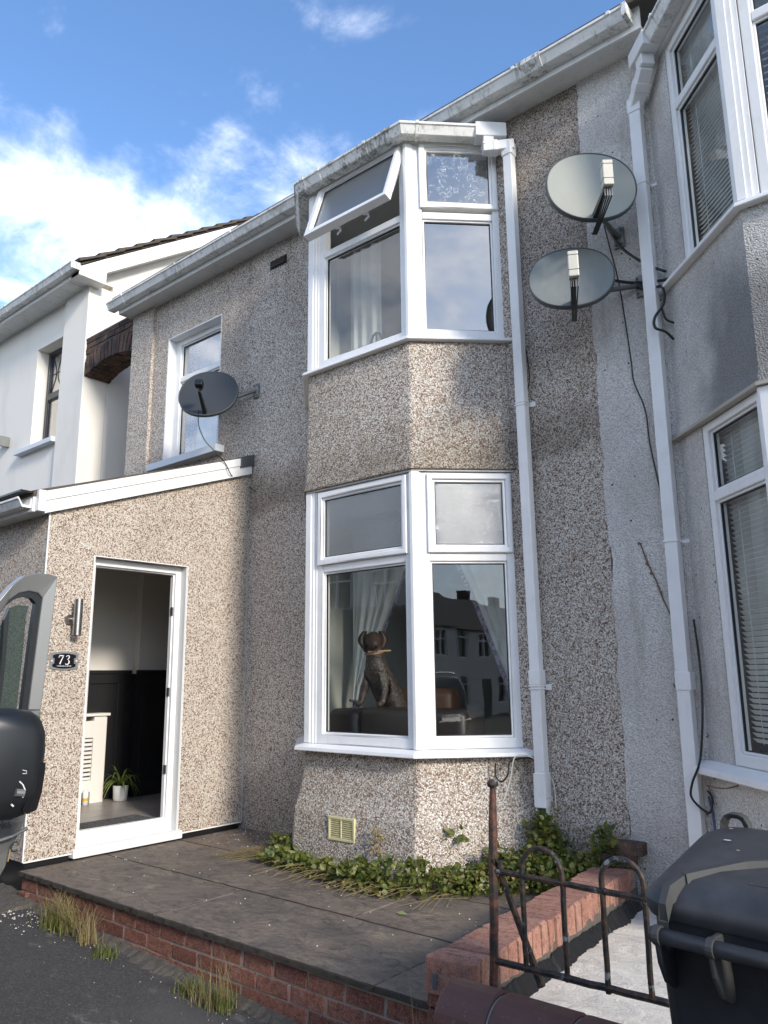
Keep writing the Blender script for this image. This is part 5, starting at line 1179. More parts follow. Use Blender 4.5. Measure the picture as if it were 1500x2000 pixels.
cable('thin red wire hanging behind the bin lid', wp_([(1384, 1536), (1404, 1600), (1412, 1640), (1416, 1680)], 4.48), .003, M_cabler)
cable('thin blue wire hanging behind the bin under the sill', wp_([(1415, 1545), (1412, 1600), (1416, 1680)], 4.49), .003, M_cableb)
cable('thin brown wire running up from the white pipe to the right sill', wp_([(1380, 1534), (1410, 1540), (1440, 1535), (1470, 1520), (1500, 1512)], 4.3), .0035, M_twig)
cable('thin black cable hooked on the bay base beneath the lower sill', [onY(968, 1490, 4.33), onY(968, 1515, 4.33), onY(980, 1527, 4.33), onY(992, 1512, 4.34), onY(996, 1488, 4.38), onY(1020, 1481, 4.42), onY(1048, 1481, 4.46)], .005, M_cable)
cable('white cable looping down across the bay base beside the gate post', [onY(1045, 1482, 4.44), onY(1020, 1474, 4.40), onY(1004, 1482, 4.34), onY(997, 1520, 4.32), onY(985, 1560, 4.28), onY(972, 1578, 4.26)], .004, M_cablew)
cable('white cable hanging beside the bay downpipe shoe', wp_([(1077, 1518), (1083, 1540), (1086, 1580)], 4.47), .004, M_cablew)
cable('thin black cable on the wall right beside the bay downpipe', wp_([(1006, 440), (1012, 520), (1020, 640), (1030, 700), (1034, 740), (1028, 770)], 4.49), .004, M_cable)
cable('thin black cable from the see through dish down over the porch board', [onY(388, 800, 4.05), onY(388, 830, 4.12), onY(400, 860, 4.3), onX(420, 882, -5.37), onX(440, 905, -5.365), onX(452, 928, -5.37), onY(470, 940, 4.50), onY(500, 960, 4.50)], .0045, M_cable)
# dried creeper on the grey wall
def twig(label, pts, leaves):
    t = thing('dead_creeper', label, 'dead creeper', pts[0]); part('stem', MB().tube(pts, [.004]*len(pts), 5), M_twig, t)
    mb = MB(); q = random.Random(len(pts))
    for i in range(leaves):
        k = q.random()*(len(pts)-1); p = pts[int(k)].lerp(pts[min(len(pts)-1, int(k)+1)], k-int(k)); r = q.uniform(.006, .018)
        mb.add([p+Vector((q.uniform(-1, 1)*r, -q.uniform(.002, .012), q.uniform(-1, 1)*r)) for _ in range(4)], [(0, 1, 2), (0, 2, 3)])
    part('withered_leaf', mb, M_twig, t, clean=False, kind='stuff')
twig('dead creeper stem climbing the grey wall left of the long white pipe', wp_([(1330, 1240), (1312, 1205), (1295, 1170), (1282, 1135), (1265, 1100), (1250, 1060)], 4.505), 30)
twig('short dead creeper twig on the grey wall beside the pipe joint', wp_([(1345, 1385), (1330, 1360), (1315, 1335)], 4.505), 8)
twig('dead creeper twig to the right of the pipe joint', wp_([(1400, 1390), (1415, 1378), (1427, 1362)], 4.50), 8)
twig('dead creeper twig low on the right of the pipe joint', wp_([(1380, 1440), (1390, 1430), (1400, 1420)], 4.50), 8)

# ================================================================== LAMP, NUMBER SIGN
lm = thing('wall_lamp', 'brushed steel tube wall lamp above the number sign', 'wall lamp', (PX, 2.87, 2.02))
lc = PX+.085
part('tube', MB().tube([(lc, 2.885, 1.905), (lc, 2.885, 2.165)], .030, 24), M_steel, lm, smooth=True).modifiers.new('e', 'EDGE_SPLIT')
part('mount', MB().tube([(PX, 2.862, 2.02), (PX+.018, 2.862, 2.02)], .036, 20).tube([(PX+.018, 2.868, 2.02), (lc-.02, 2.88, 2.02)], .012, 10), M_steel, lm)
part('lens', MB().tube([(lc, 2.885, 1.902), (lc, 2.885, 1.905)], .026, 16), M_black, lm)
sg = thing('house_number_sign', 'black and grey house sign reading 73 beside the doorway', 'house sign', (PX, 2.845, 1.725))
def plate(w, h, bul, x0, x1, notch=0):
    pts = []
    for i in range(17): t = -1+2*i/16; pts.append((t*w, h+bul*(1-t*t)))
    if notch: pts += [(w, .02), (w-notch, .02), (w-notch, -.02), (w, -.02)]
    for i in range(17): t = 1-2*i/16; pts.append((t*w, -h-bul*(1-t*t)))
    if notch: pts += [(-w, -.02), (-w+notch, -.02), (-w+notch, .02), (-w, .02)]
    mb = MB(); mb.loft([[Vector((x, 2.845+y, 1.725+z)) for y, z in pts] for x in (x0, x1)], True); return mb
part('back_plate', plate(.107, .050, .016, PX, PX+.008), simple('sign_grey', (.30, .31, .31), .35, metal=.5), sg, bevel=.001)
part('face', plate(.086, .041, .012, PX+.008, PX+.011, .013), M_black, sg)
for s in (-1, 1): part('screw', MB().tube([(PX+.008, 2.845+s*.092, 1.725), (PX+.013, 2.845+s*.092, 1.725)], .006, 10), M_silver, sg)
def text_mesh(name, body, size, m, parent, origin, xdir, up, sx=1.0, shear=0.0, offset=0.0):
    cu = bpy.data.curves.new(name, 'FONT'); cu.body = body; cu.size = size; cu.align_x = 'CENTER'; cu.align_y = 'CENTER'; cu.extrude = .0004; cu.shear = shear; cu.offset = offset; cu.resolution_u = 3
    tmp = bpy.data.objects.new('tmp', cu); col.objects.link(tmp); dg = bpy.context.evaluated_depsgraph_get(); me = bpy.data.meshes.new_from_object(tmp.evaluated_get(dg)); bpy.data.objects.remove(tmp)
    xdir = Vector(xdir).normalized(); up = Vector(up).normalized(); nn = xdir.cross(up); origin = Vector(origin)
    b = off(parent)
    for v in me.vertices: v.co = origin+xdir*v.co.x*sx+up*v.co.y+nn*v.co.z-b
    me.materials.clear(); me.materials.append(m); o = bpy.data.objects.new(name, me); col.objects.link(o); o.parent = parent; return o
# serif-like numerals built as swept strokes
def stroke(pts, wid, x0=PX+.011, x1=PX+.0125):
    mb = MB(); n = len(pts); L = []; Rr_ = []
    for i, (y, z) in enumerate(pts):
        a = pts[max(0, i-1)]; b = pts[min(n-1, i+1)]; t = Vector((b[0]-a[0], b[1]-a[1])).normalized(); nn = Vector((-t.y, t.x))*wid[i]/2
        L.append((y+nn.x, z+nn.y)); Rr_.append((y-nn.x, z-nn.y))
    mb.loft([[Vector((x, 2.845+p[0], 1.725+p[1])) for p in (L[i], Rr_[i])]+[Vector((x0, 2.845+Rr_[i][0], 1.725+Rr_[i][1])), Vector((x0, 2.845+L[i][0], 1.725+L[i][1]))] for i in range(n) for x in (x1,)], True)
    return mb
seven = stroke([(-.043, .022), (-.041, .032), (-.036, .0365)], [.003, .005, .006]); s2 = stroke([(-.042, .037), (-.006, .037)], [.0065, .0065]); s3 = stroke([(-.008, .038), (-.018, .016), (-.026, -.002), (-.033, -.023)], [.005, .006, .007, .009])
for s in (s2, s3): seven.add(s.v, s.f)
part('numeral', seven, M_silver, sg)
th_ = [(.012, .029), (.016, .035), (.024, .0385), (.032, .036), (.035, .028), (.031, .018), (.022, .011), (.030, .006), (.036, -.004), (.034, -.016), (.026, -.024), (.014, -.025), (.008, -.020)]
part('numeral', stroke(th_, [.004, .004, .004, .0055, .008, .006, .003, .005, .008, .0085, .006, .005, .006]), M_silver, sg)
text_mesh('lettering', 'WINDSOR AVENUE', .0125, M_silver, sg, (PX+.0115, 2.845, 1.725-.0365), (0, 1, 0), (0, 0, 1), 1.0)

# ================================================================== HALL THINGS
rc = thing('radiator_cover', 'cream slatted radiator cover just inside the doorway', 'radiator cover', (-6.88, 3.6, .5))
rx = -6.80
mb = MB(); F2 = Fr((rx, 0), (0, 1), (1, 0))
mb.box(F2, 3.90, 4.02, -.14, 0, .5, 1.26).box(F2, 3.10, 3.90, -.02, 0, 1.05+.02, 1.22).box(F2, 3.10, 3.90, -.02, 0, .60, .70); part('frame', mb, M_rad, rc, bevel=.003)
part('top', MB().box(F2, 3.05, 4.05, -.15, .02, 1.26, 1.285), M_rad, rc, bevel=.004)
part('side_moulding', MB().box(F2, 4.02, 4.034, -.14, -.012, .5, 1.25), M_rad, rc)
for k in range(10): part('slat', MB().box(F2, 3.12, 3.895, -.016, -.004, .705+k*.037, .705+k*.037+.023), M_rad, rc)
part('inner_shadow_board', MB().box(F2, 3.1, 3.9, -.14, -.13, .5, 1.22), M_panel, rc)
tp_ = thing('spray_can', 'small can with a yellow band on the floor by the radiator cover', 'can', (-6.76, 3.84, .5)); part('can_body', MB().tube([(-6.76, 3.835, .5), (-6.76, 3.835, .60), (-6.76, 3.835, .63)], [.026, .026, .014], 16), M_pot, tp_, smooth=True); part('band', MB().tube([(-6.76, 3.835, .535), (-6.76, 3.835, .56)], .0265, 16), simple('yellow_band', (.6, .4, .03), .4), tp_)
mm_ = part('doormat', MB().box(XY, -5.90, -5.58, 3.06, 3.80, .5005, .512), M_mat, None, bevel=.003, loc=(-5.74, 3.43, .5), label='speckled grey doormat just inside the threshold', cat='doormat')
pl = thing('potted_plant', 'spider plant in a white pot on the hall floor', 'potted plant', (-6.74, 4.17, .5))
pc = Vector((-6.74, 4.17, .5))
part('pot', MB().tube([pc, pc+Vector((0, 0, .01)), pc+Vector((0, 0, .13)), pc+Vector((0, 0, .134))], [.058, .063, .070, .068], 28), M_pot, pl, smooth=True)
part('soil', MB().tube([pc+Vector((0, 0, .135)), pc+Vector((0, 0, .137))], .064, 20), M_soil, pl)
q = random.Random(5)
def ribbon(p, az, L, lift, w, droop=1.0, n=8):
    pts = []; d = Vector((math.cos(az), math.sin(az), 0)); mb = MB(); s = d.cross(Vector((0, 0, 1)))
    for i in range(n+1):
        t = i/n; pos_ = p+d*(L*math.sin(lift+.1)*t*(1-.15*t))*1.0+Vector((0, 0, L*(math.cos(lift)*t*1.5-droop*t*t*1.05)))
        ww = w*math.sin(PI*min(1, .18+t*.82))**.7
        pts.append([pos_-s*ww/2, pos_+Vector((0, 0, -ww*.2)), pos_+s*ww/2])
    mb.loft(pts, False, False); return mb
for i in range(46):
    part('leaf', ribbon(pc+Vector((q.uniform(-.02, .02), q.uniform(-.02, .02), .135)), q.uniform(0, 2*PI), q.uniform(.20, .34), q.uniform(.35, 1.25), .012, q.uniform(.7, 1.25)), M_spider, pl, clean=False)

# ================================================================== LOUNGE: curtains, sofa, dog
def curtain(label, prof, z0, z1, amp=.018, folds=9, m=None, trim=None, n=56, Y=4.80, rows=26):
    """prof(t)-> (xl, xr) with t 0 top..1 bottom"""
    t_ = thing('curtain', label, 'curtain', (prof(0)[0], Y, z1)); rings = []
    for j in range(rows+1):
        t = j/rows; xl, xr = prof(t); z = z1+(z0-z1)*t; comp = (xr-xl)/(prof(0)[1]-prof(0)[0]+1e-6)
        row = []
        for i in range(n+1):
            s = i/n; row.append(Vector((xl+(xr-xl)*s, Y+amp*math.sin(s*folds*2*PI+1.3*math.sin(s*5))*(1.2-.4*t)+.01*math.sin(s*21), z)))
        rings.append(row)
    part('drape', MB().loft(rings, False, False), m or M_curt, t_, smooth=True, clean=False)
    if trim:
        k = trim; rr2 = []
        for r in rings:
            if k > 0: a, b = r[n], r[n]+Vector((.035, -.012, 0))
            else: a, b = r[0], r[0]+Vector((-.035, -.012, 0))
            rr2.append([a+Vector((0, -.004, 0)), b])
        part('border', MB().loft(rr2, False, False), M_velvet, t_, clean=False)
    return t_
def interp(tab, t):
    for (a, va), (b, vb) in zip(tab, tab[1:]):
        if t <= b: return va+(vb-va)*(t-a)/(b-a)
    return tab[-1][1]
c1 = curtain('white curtain with purple border swept to the left tie in the lower bay', lambda t: (-4.46, interp([(0, -3.70), (.25, -3.86), (.5, -4.03), (.75, -4.22), (.92, -4.37), (1, -4.40)], t)), 1.40, 2.85, folds=6, trim=1, Y=4.86)
part('tail', MB().loft([[Vector((x, 4.84+.02*math.sin(x*90), z)) for x in [xl+(xr-xl)*i/12 for i in range(13)]] for z, xl, xr in ((1.40, -4.46, -4.38), (1.2, -4.47, -4.33), (.9, -4.47, -4.30))], False, False), M_velvet, c1, clean=False)
part('tieback', MB().tube([(-4.47, 4.83, 1.40), (-4.38, 4.82, 1.39)], .012, 8), M_velvet, c1)
curtain('white curtain with purple border swept to the right in the lower bay', lambda t: (interp([(0, -3.47), (.25, -3.36), (.5, -3.18), (.75, -3.03), (1, -2.88)], t), -2.62), 1.42, 2.85, folds=5, trim=-1, Y=4.80)
curtain('plain white curtain hanging in the upper bay window', lambda t: (-4.44, -4.06), 3.7, 5.4, folds=4, Y=4.82, amp=.03)
curtain('pale curtain at the right side of the upper bay', lambda t: (-2.85, -2.62), 3.7, 5.4, folds=3, Y=4.80, amp=.02)
curtain('cream curtain in the small upstairs window', lambda t: (-6.80, -6.45), 3.8, 5.2, folds=5, Y=4.90, amp=.02)
curtain('cream curtain in the anthracite framed window', lambda t: (-9.95, -9.65), 4.5, 6.0, folds=5, Y=4.95, amp=.02)
so2 = thing('sofa', 'dark leather sofa with its back against the lower bay window', 'sofa', (-3.6, 4.5, .52))
def cushion(x0, x1, y0, y1, z0, z1): return MB().box(XY, x0, x1, y0, y1, z0, z1)
part('back', cushion(-4.22, -3.93, 4.30, 4.62, .8, 1.36), M_leather, so2, bevel=.05, smooth=True)
part('back', cushion(-3.92, -3.0, 4.32, 4.62, .8, 1.37), M_leather, so2, bevel=.05, smooth=True)
part('seat', cushion(-4.2, -2.9, 4.62, 5.5, .52, .98), M_leather2, so2, bevel=.05, smooth=True)
part('back_cushion', cushion(-3.85, -3.35, 4.66, 4.86, .98, 1.50), M_leather2, so2, bevel=.06, smooth=True)
ch = thing('chair', 'dark curved chair back standing behind the upper bay window', 'chair', (-3.55, 4.30, 3.94))
cp = onY(735, 662, 4.25); cw_ = .055
part('back_rail', MB().tube([cp+Vector((-cw_, 0, -.12)), cp+Vector((-cw_, 0, -.02)), cp+Vector((-cw_*.6, 0, .035)), cp+Vector((0, 0, .05)), cp+Vector((cw_*.6, 0, .035)), cp+Vector((cw_, 0, -.02)), cp+Vector((cw_, 0, -.12))], .010, 8), M_blackp, ch)
part('splat', MB().tube([cp+Vector((0, 0, .045)), cp+Vector((0, 0, -.12))], .007, 6), M_blackp, ch)
# ---- dog (pointer) sitting up with its front paws on the sofa back
def dogm():
    m, nb = mat('roan_coat'); P = pos(nb); s = nb.n('ShaderNodeSeparateXYZ', Vector=P)
    sp = nb.noise(P, 70, 4, .7); c = nb.mix(nb.maprange(sp, .50, .64), (0.035, 0.022, 0.016), (0.15, 0.135, 0.12))
    hd = nb.maprange(nb.math('ADD', s.outputs[2], nb.math('MULTIPLY', nb.noise(P, 12, 3), .06)), 1.76, 1.80); c = nb.mix(hd, c, (0.045, 0.022, 0.013))
    finish(nb, c, .6, nb.noise(P, 200, 3), .3, .002); return m
M_dog = dogm(); M_brown = simple('liver_brown_coat', (.038, .019, .012), .5, var=.2, nscale=30)
dog = thing('dog', 'brown headed speckled pointer dog sitting behind the lower bay window', 'dog', (-3.95, 4.5, 1.37))
def skinobj(name, V, E, R, m, parent, root=0, sub=2):
    me = bpy.data.meshes.new(name); b = off(parent); me.from_pydata([Vector(v)-b for v in V], E, []); me.materials.append(m)
    o = bpy.data.objects.new(name, me); col.objects.link(o); o.parent = parent
    sk = o.modifiers.new('skin', 'SKIN'); sk.use_smooth_shade = True
    for i, r in enumerate(R): me.skin_vertices[0].data[i].radius = (r, r) if not isinstance(r, tuple) else r; me.skin_vertices[0].data[i].use_root = (i == root)
    ss = o.modifiers.new('sub', 'SUBSURF'); ss.levels = sub; ss.render_levels = sub; OFF[o.name] = b; return o
dx_, dy_ = -3.90, 4.50
HC = Vector((dx_, dy_-.035, 1.885)); hf = Vector((.70, -.66, -.28)).normalized(); hr = Vector((.69, .72, 0)).normalized(); hu = hf.cross(hr).normalized()*-1 if hf.cross(hr).z < 0 else hf.cross(hr).normalized()
def hp(f, r, u): return tuple(HC+hf*f+hr*r+hu*u)
V_ = [(dx_+.06, dy_+.26, 1.25), (dx_+.03, dy_+.16, 1.42), (dx_, dy_+.05, 1.58), (dx_-.005, dy_-.0, 1.68), (dx_-.005, dy_-.01, 1.79), hp(0, 0, 0),
      hp(.085, 0, -.022), hp(.165, 0, -.040),
      (dx_-.085, dy_-.0, 1.58), (dx_-.105, dy_-.02, 1.47), (dx_-.11, dy_-.05, 1.40), (dx_-.11, dy_-.10, 1.385),
      (dx_+.085, dy_-.0, 1.58), (dx_+.10, dy_-.02, 1.47), (dx_+.10, dy_-.05, 1.40), (dx_+.10, dy_-.10, 1.385),
      (dx_-.05, dy_+.22, 1.12), (dx_-.08, dy_+.15, 1.02), (dx_+.18, dy_+.2, 1.15), (dx_+.2, dy_+.12, 1.05)]
E_ = [(0, 1), (1, 2), (2, 3), (3, 4), (4, 5), (5, 6), (6, 7), (2, 8), (8, 9), (9, 10), (10, 11), (2, 12), (12, 13), (13, 14), (14, 15), (0, 16), (16, 17), (0, 18), (18, 19)]
R_ = [.11, .11, .105, .085, .062, .084, .052, .040, .042, .027, .022, .022, .042, .027, .022, .022, .06, .03, .06, .03]
skinobj('body', V_, E_, R_, M_dog, dog)
for s in (-1, 1):
    rows = []
    for j in range(8):
        t = j/7; w = .034*math.sin(PI*(.2+.72*t)); c_ = Vector(hp(-.005+.015*t, s*(.060+.022*math.sin(PI*min(1, t*1.2))), .040))+Vector((0, 0, -.150*t)); wd = (hf*.35+hr*s*.94).normalized(); rows.append([c_+wd*w, c_+hf*.010, c_-wd*w, c_-hf*.006])
    part('ear', MB().loft(rows, True), M_brown, dog, smooth=True)
    part('eye', MB().ell(hp(.062, s*.036, .022), (.008, .008, .008), 10, 8), M_black, dog, smooth=True)
part('nose', MB().ell(hp(.196, 0, -.026), (.016, .014, .012), 10, 8), M_black, dog, smooth=True)
mt_ = MB(); mt_.tube([hp(.12, -.030, -.062), hp(.175, -.016, -.066), hp(.19, 0, -.058), hp(.175, .016, -.066), hp(.12, .030, -.062)], .003, 5); part('mouth', mt_, M_black, dog)
part('collar', MB().tube([(dx_-.005+.068*math.cos(a), dy_-.012+.066*math.sin(a), 1.765+.012*math.sin(a)) for a in [2*PI*i/24 for i in range(25)]], .008, 6), simple('orange_collar', (.34, .22, .16), .5), dog)
bn_ = part('chew_stick', MB().tube([hp(.165, -.05, -.075), hp(.15, .12, -.070)], .007, 8), simple('tan_stick', (.35, .22, .12), .6), None, label='thin tan chew stick held crosswise in the dog\'s mouth', cat='stick', loc=hp(.16, 0, -.075))
pp = thing('papers', 'small pile of loose papers on the lower bay window board', 'papers', (-3.2, 4.33, 1.13))
for k in range(4): o = part('sheet', MB().box(XY, -.09, .09, -.05, .05, 0, .002), M_curt, pp); o.location = Vector((-3.05+.02*k, 4.42-.01*k, 1.131+.004*k))-off(pp); o.rotation_euler = (0, .03*k, .4*k)

# ================================================================== PLANTS
def leafclump(label, spots, n, size, m, name='ivy', cat='ivy', stems=True, seed=1):
    q = random.Random(seed); mb = MB(); base = None
    for i in range(n):
        x, y, z, rx_, ry_, rz_ = q.choice(spots); u_ = q.gauss(0, .5), q.gauss(0, .5), q.random()
        p = Vector((x+u_[0]*rx_, y+u_[1]*ry_, z+rz_*(1-abs(u_[0])*.35)*u_[2])); p.z = max(p.z, z+.004); p.y = min(p.y, 4.50)
        s = size*q.choice((.5, .8, 1.0, 1.35))*q.uniform(.8, 1.15); d = Vector((q.uniform(-1, 1), q.uniform(-1, .3), q.uniform(-.3, .8))).normalized(); nn = (Vector((q.uniform(-.6, .6), q.uniform(-1, .1), q.uniform(.1, 1)))).normalized(); sd_v = d.cross(nn).normalized(); nn = sd_v.cross(d).normalized()
        P = [p, p+d*s*.25+sd_v*s*.38+nn*s*.07, p+d*s*.65+sd_v*s*.34+nn*s*.06, p+d*s, p+d*s*.65-sd_v*s*.34+nn*s*.06, p+d*s*.25-sd_v*s*.38+nn*s*.07]
        mb.add(P, [(0, 1, 2, 3), (0, 3, 4, 5)])
    o = part(name, mb, m, None, kind='stuff', label=label, cat=cat, clean=False); return o
leafclump('green ivy spreading along the foot of the bay onto the patio', [(-4.28, 3.93, .36, .12, .08, .16), (-4.15, 3.80, .36, .16, .07, .10), (-3.9, 3.78, .36, .18, .07, .10), (-3.65, 3.76, .36, .18, .08, .12), (-3.4, 3.72, .36, .18, .10, .15), (-3.15, 3.72, .36, .16, .14, .19), (-3.0, 3.82, .36, .15, .14, .19), (-3.3, 3.70, .36, .2, .09, .13), (-2.85, 3.98, .36, .16, .14, .14), (-2.75, 4.08, .36, .15, .14, .14)], 3500, .034, M_ivy, seed=2)
leafclump('bushier ivy climbing beneath the bay downpipe', [(-2.52, 4.30, .36, .16, .14, .24), (-2.45, 4.38, .40, .10, .08, .36), (-2.62, 4.22, .36, .16, .14, .18), (-2.3, 4.28, .36, .15, .14, .2), (-2.50, 4.42, .56, .09, .05, .22), (-2.36, 4.36, .36, .12, .10, .26), (-2.70, 4.20, .36, .10, .10, .24), (-2.2, 4.36, .40, .10, .08, .2)], 2700, .034, M_ivy, seed=4)
leafclump('ivy tuft growing over the far end of the garden wall', [(-2.12, 4.42, .52, .09, .07, .22), (-2.05, 4.44, .50, .07, .05, .14)], 230, .042, M_ivy, seed=5)
leafclump('few small leaves sprouting from a crack in the bay side', [(-2.95, 4.10, .60, .10, .03, .10)], 9, .05, M_ivy, name='weed', cat='weed', seed=9)
leafclump('brown withered stalks and leaves climbing the wall under the downpipe', [(-2.46, 4.47, .62, .07, .02, .22), (-3.4, 3.92, .50, .07, .03, .18), (-2.2, 4.48, .5, .2, .02, .25)], 260, .018, M_dry, name='dead_weed', cat='dead weed', seed=11)
def grass(label, spots, m, seed, name='grass_tuft', cat='grass'):
    q = random.Random(seed); mb = MB()
    for (x, y, z, sx, sy, n, h, lean, w) in spots:
        for i in range(n):
            p = Vector((x+q.gauss(0, sx), y+q.gauss(0, sy), z)); L = h*q.uniform(.45, 1.1); az = q.uniform(0, 2*PI); ln = q.uniform(.1, lean)*L; d = Vector((math.cos(az), math.sin(az), 0)); s_ = Vector((-d.y, d.x, 0))*w/2
            rows = []
            for k in range(5):
                t = k/4; c_ = p+d*ln*t*t+Vector((0, 0, L*(t-.25*lean*t*t))); ww = s_*(1-t*.85); rows.append([c_-ww, c_+ww])
            mb.loft(rows, False, False)
            if q.random() < .25 and h > .12:
                for k in range(5): c_ = rows[4][0]-Vector((0, 0, L*.03*k)); mb.add([c_, c_+Vector((q.uniform(-.006, .006), q.uniform(-.006, .006), .010)), c_+Vector((q.uniform(-.004, .004), 0, .002))], [(0, 1, 2)])
    return part(name, mb, m, None, kind='stuff', label=label, cat=cat, clean=False)
p1 = onZ(125, 1812, gz(-4.6)); p2 = onZ(210, 1858, gz(-4.3)); p3 = onZ(400, 1965, gz(-3.4))
def gs(px, py, z, *a): p = onZ(px, py, z); return (p.x, p.y, gz(p.x), *a)
G1 = gs(118, 1806, .17, .085, .035, 330, .25, 1.15, .0036); G1b = gs(170, 1830, .17, .05, .03, 110, .22, 1.0, .0036)
leafclump('brown dead leaves and seed heads lying among the ivy at the bay foot', [(-3.6, 3.76, .36, .5, .09, .10), (-3.3, 3.62, .36, .25, .05, .05), (-2.7, 4.1, .36, .2, .12, .14)], 420, .017, M_dry, name='dead_leaves', cat='dead leaves', seed=21)
grass('big dry grass clump growing at the wall foot on the left', [G1, G1b], M_dry, 3)
grass('green blades inside the big left grass clump', [gs(112, 1812, .17, .08, .03, 200, .15, .7, .0045)], M_grass, 4)
grass('small green grass tuft on the pavement edge between the bigger clumps', [gs(205, 1858, .16, .04, .03, 120, .08, .9, .004)], M_grass, 5)
grass('medium green grass clump at the wall foot near the photo middle', [gs(372, 1935, .12, .035, .025, 180, .09, .9, .004), gs(430, 1958, .12, .05, .03, 160, .12, .7, .0045)], M_grass, 6)
grass('tall dry grass stalks beside the medium green clump', [gs(425, 1958, .12, .05, .03, 55, .28, .6, .0032), gs(390, 1948, .12, .08, .03, 70, .16, 1.6, .003)], M_dry, 7)
grass('thin pale seeding grass stalks in front of the garden wall end', [(-1.93, 2.52, gz(-1.9), .09, .03, 26, .46, .3, .0028), (-1.75, 2.27, gz(-1.7), .10, .04, 16, .42, .3, .0028), (-1.50, 2.26, gz(-1.5), .05, .03, 7, .40, .3, .0028)], M_dry, 8)
grass('low green grass at the foot of the garden wall end', [(-1.9, 2.56, gz(-1.9), .09, .02, 50, .22, .5, .004)], M_grass, 9)
grass('straw coloured dry grass lying flat on the patio left of the bay', [(-4.40, 3.86, .365, .10, .04, 90, .22, 2.4, .0028)], M_dry, 10, name='dry_grass')
wd_ = MB(); q = random.Random(4)
for i in range(34):
    a = Vector((-4.30+q.gauss(0, .04), 3.88+q.gauss(0, .03), .40)); e = a+Vector((-q.uniform(.15, .42), -q.uniform(-.05, .22), -.03)); wd_.tube([a, a.lerp(e, .4)+Vector((0, 0, q.uniform(.0, .05))), e], .0014, 4)
for i in range(70):
    a = Vector((-3.45+q.gauss(0, .35), 3.74, .42)); e = a+Vector((-q.uniform(-.1, .3), -q.uniform(.05, .3), -.034)); wd_.tube([a, a.lerp(e, .5)+Vector((0, 0, q.uniform(0, .03))), e], .0013, 4)
part('straw', wd_, M_dry, None, kind='stuff', label='long straw stems trailing over the patio slabs from the ivy', cat='straw', clean=False)
lf = MB(); p = Vector((-2.86, 3.45, .366)); lf.add([p, p+Vector((.03, .012, .010)), p+Vector((.075, 0, .004)), p+Vector((.035, -.02, .0))], [(0, 1, 2, 3)]); part('fallen_leaf', lf, leafm('pale_leaf', (.3, .36, .12), (.36, .4, .16), (.4, .42, .2)), None, label='single pale green leaf lying on the patio slab', cat='leaf', clean=False, loc=tuple(p))

# ================================================================== VAN with open door (left edge)
van = thing('van', 'grey van at the left edge with its front door open and black mirror', 'van', (-5.5, -.3, .2))
DX = -3.12
def yz(px, py, X=DX): p = onX(px, py, X); return (p.y, p.z)
def vplate(loops, x0, x1, name, m, **k):
    mb = MB(); n = len(loops); mb.loft([[Vector((x, y, z)) for y, z in loops] for x in (x0, x1)], True); return part(name, mb, m, van, **k)
outer = [yz(80, 1387), yz(93, 1290), yz(104, 1200), yz(113, 1126), yz(98, 1121), yz(72, 1119), yz(48, 1124), yz(25, 1142), yz(0, 1172)]
o0 = yz(0, 1172); o1 = yz(0, 1195)
hinge = [(.62, 1.42), (.62, 1.30)]
inner = [yz(58, 1387), yz(70, 1290), yz(80, 1210), yz(86, 1168), yz(78, 1158), yz(60, 1154), yz(40, 1158), yz(20, 1172), yz(0, 1202)]
mb = MB(); rO = outer+[(1.0, 1.68), (.62, 1.36)]; rI = inner+[(1.02, 1.60), (.70, 1.32)]
for i in range(len(rO)-1):
    a, b, c, d = rO[i], rO[i+1], rI[i+1], rI[i]
    mb.hexa([Vector((DX, *a)), Vector((DX, *b)), Vector((DX-.05, *b)), Vector((DX-.05, *a)), Vector((DX-.012, *d)), Vector((DX-.012, *c)), Vector((DX-.05, *c)), Vector((DX-.05, *d))])
dr_ = part('door', mb, M_vanp, van, bevel=.004, label='open grey front door of the van')
# inner flange + dark seal
def strip(rA, rB, x0, x1, name, m):
    mb = MB()
    for i in range(len(rA)-1):
        a, b, c, d = rA[i], rA[i+1], rB[i+1], rB[i]
        mb.hexa([Vector((x0, *a)), Vector((x0, *b)), Vector((x1, *b)), Vector((x1, *a)), Vector((x0, *d)), Vector((x0, *c)), Vector((x1, *c)), Vector((x1, *d))])
    return part(name, mb, m, dr_)
def shrink(r, k): return [(y-k*(1 if i < 5 else .4), z-k*(.0 if i < 3 else 1.0)) for i, (y, z) in enumerate(r)]
I2 = shrink(rI, .022); I3 = shrink(rI, .034)
strip(rI, I2, DX-.02, DX-.05, 'window_channel', M_blackp)
gl_ = [yz(40, 1392), yz(52, 1290), yz(60, 1200), yz(66, 1182)]
win_loop = [(gl_[0][0], gl_[0][1]-.02), gl_[1], gl_[2], (gl_[3][0], gl_[3][1]+.0), yz(40, 1181), yz(24, 1188), yz(0, 1240), (.80, 1.40), (.80, 1.33)]
mb = MB(); mb.loft([[Vector((x, y, z)) for y, z in win_loop] for x in (DX-.038, DX-.042)], True); part('pane', mb, M_glass_van, dr_, clean=True)
strip([yz(13, 1210), yz(8, 1290), yz(-2, 1392)], [yz(24, 1186), yz(16, 1290), yz(4, 1392)], DX-.02, DX-.045, 'quarter_bar', M_blackp)
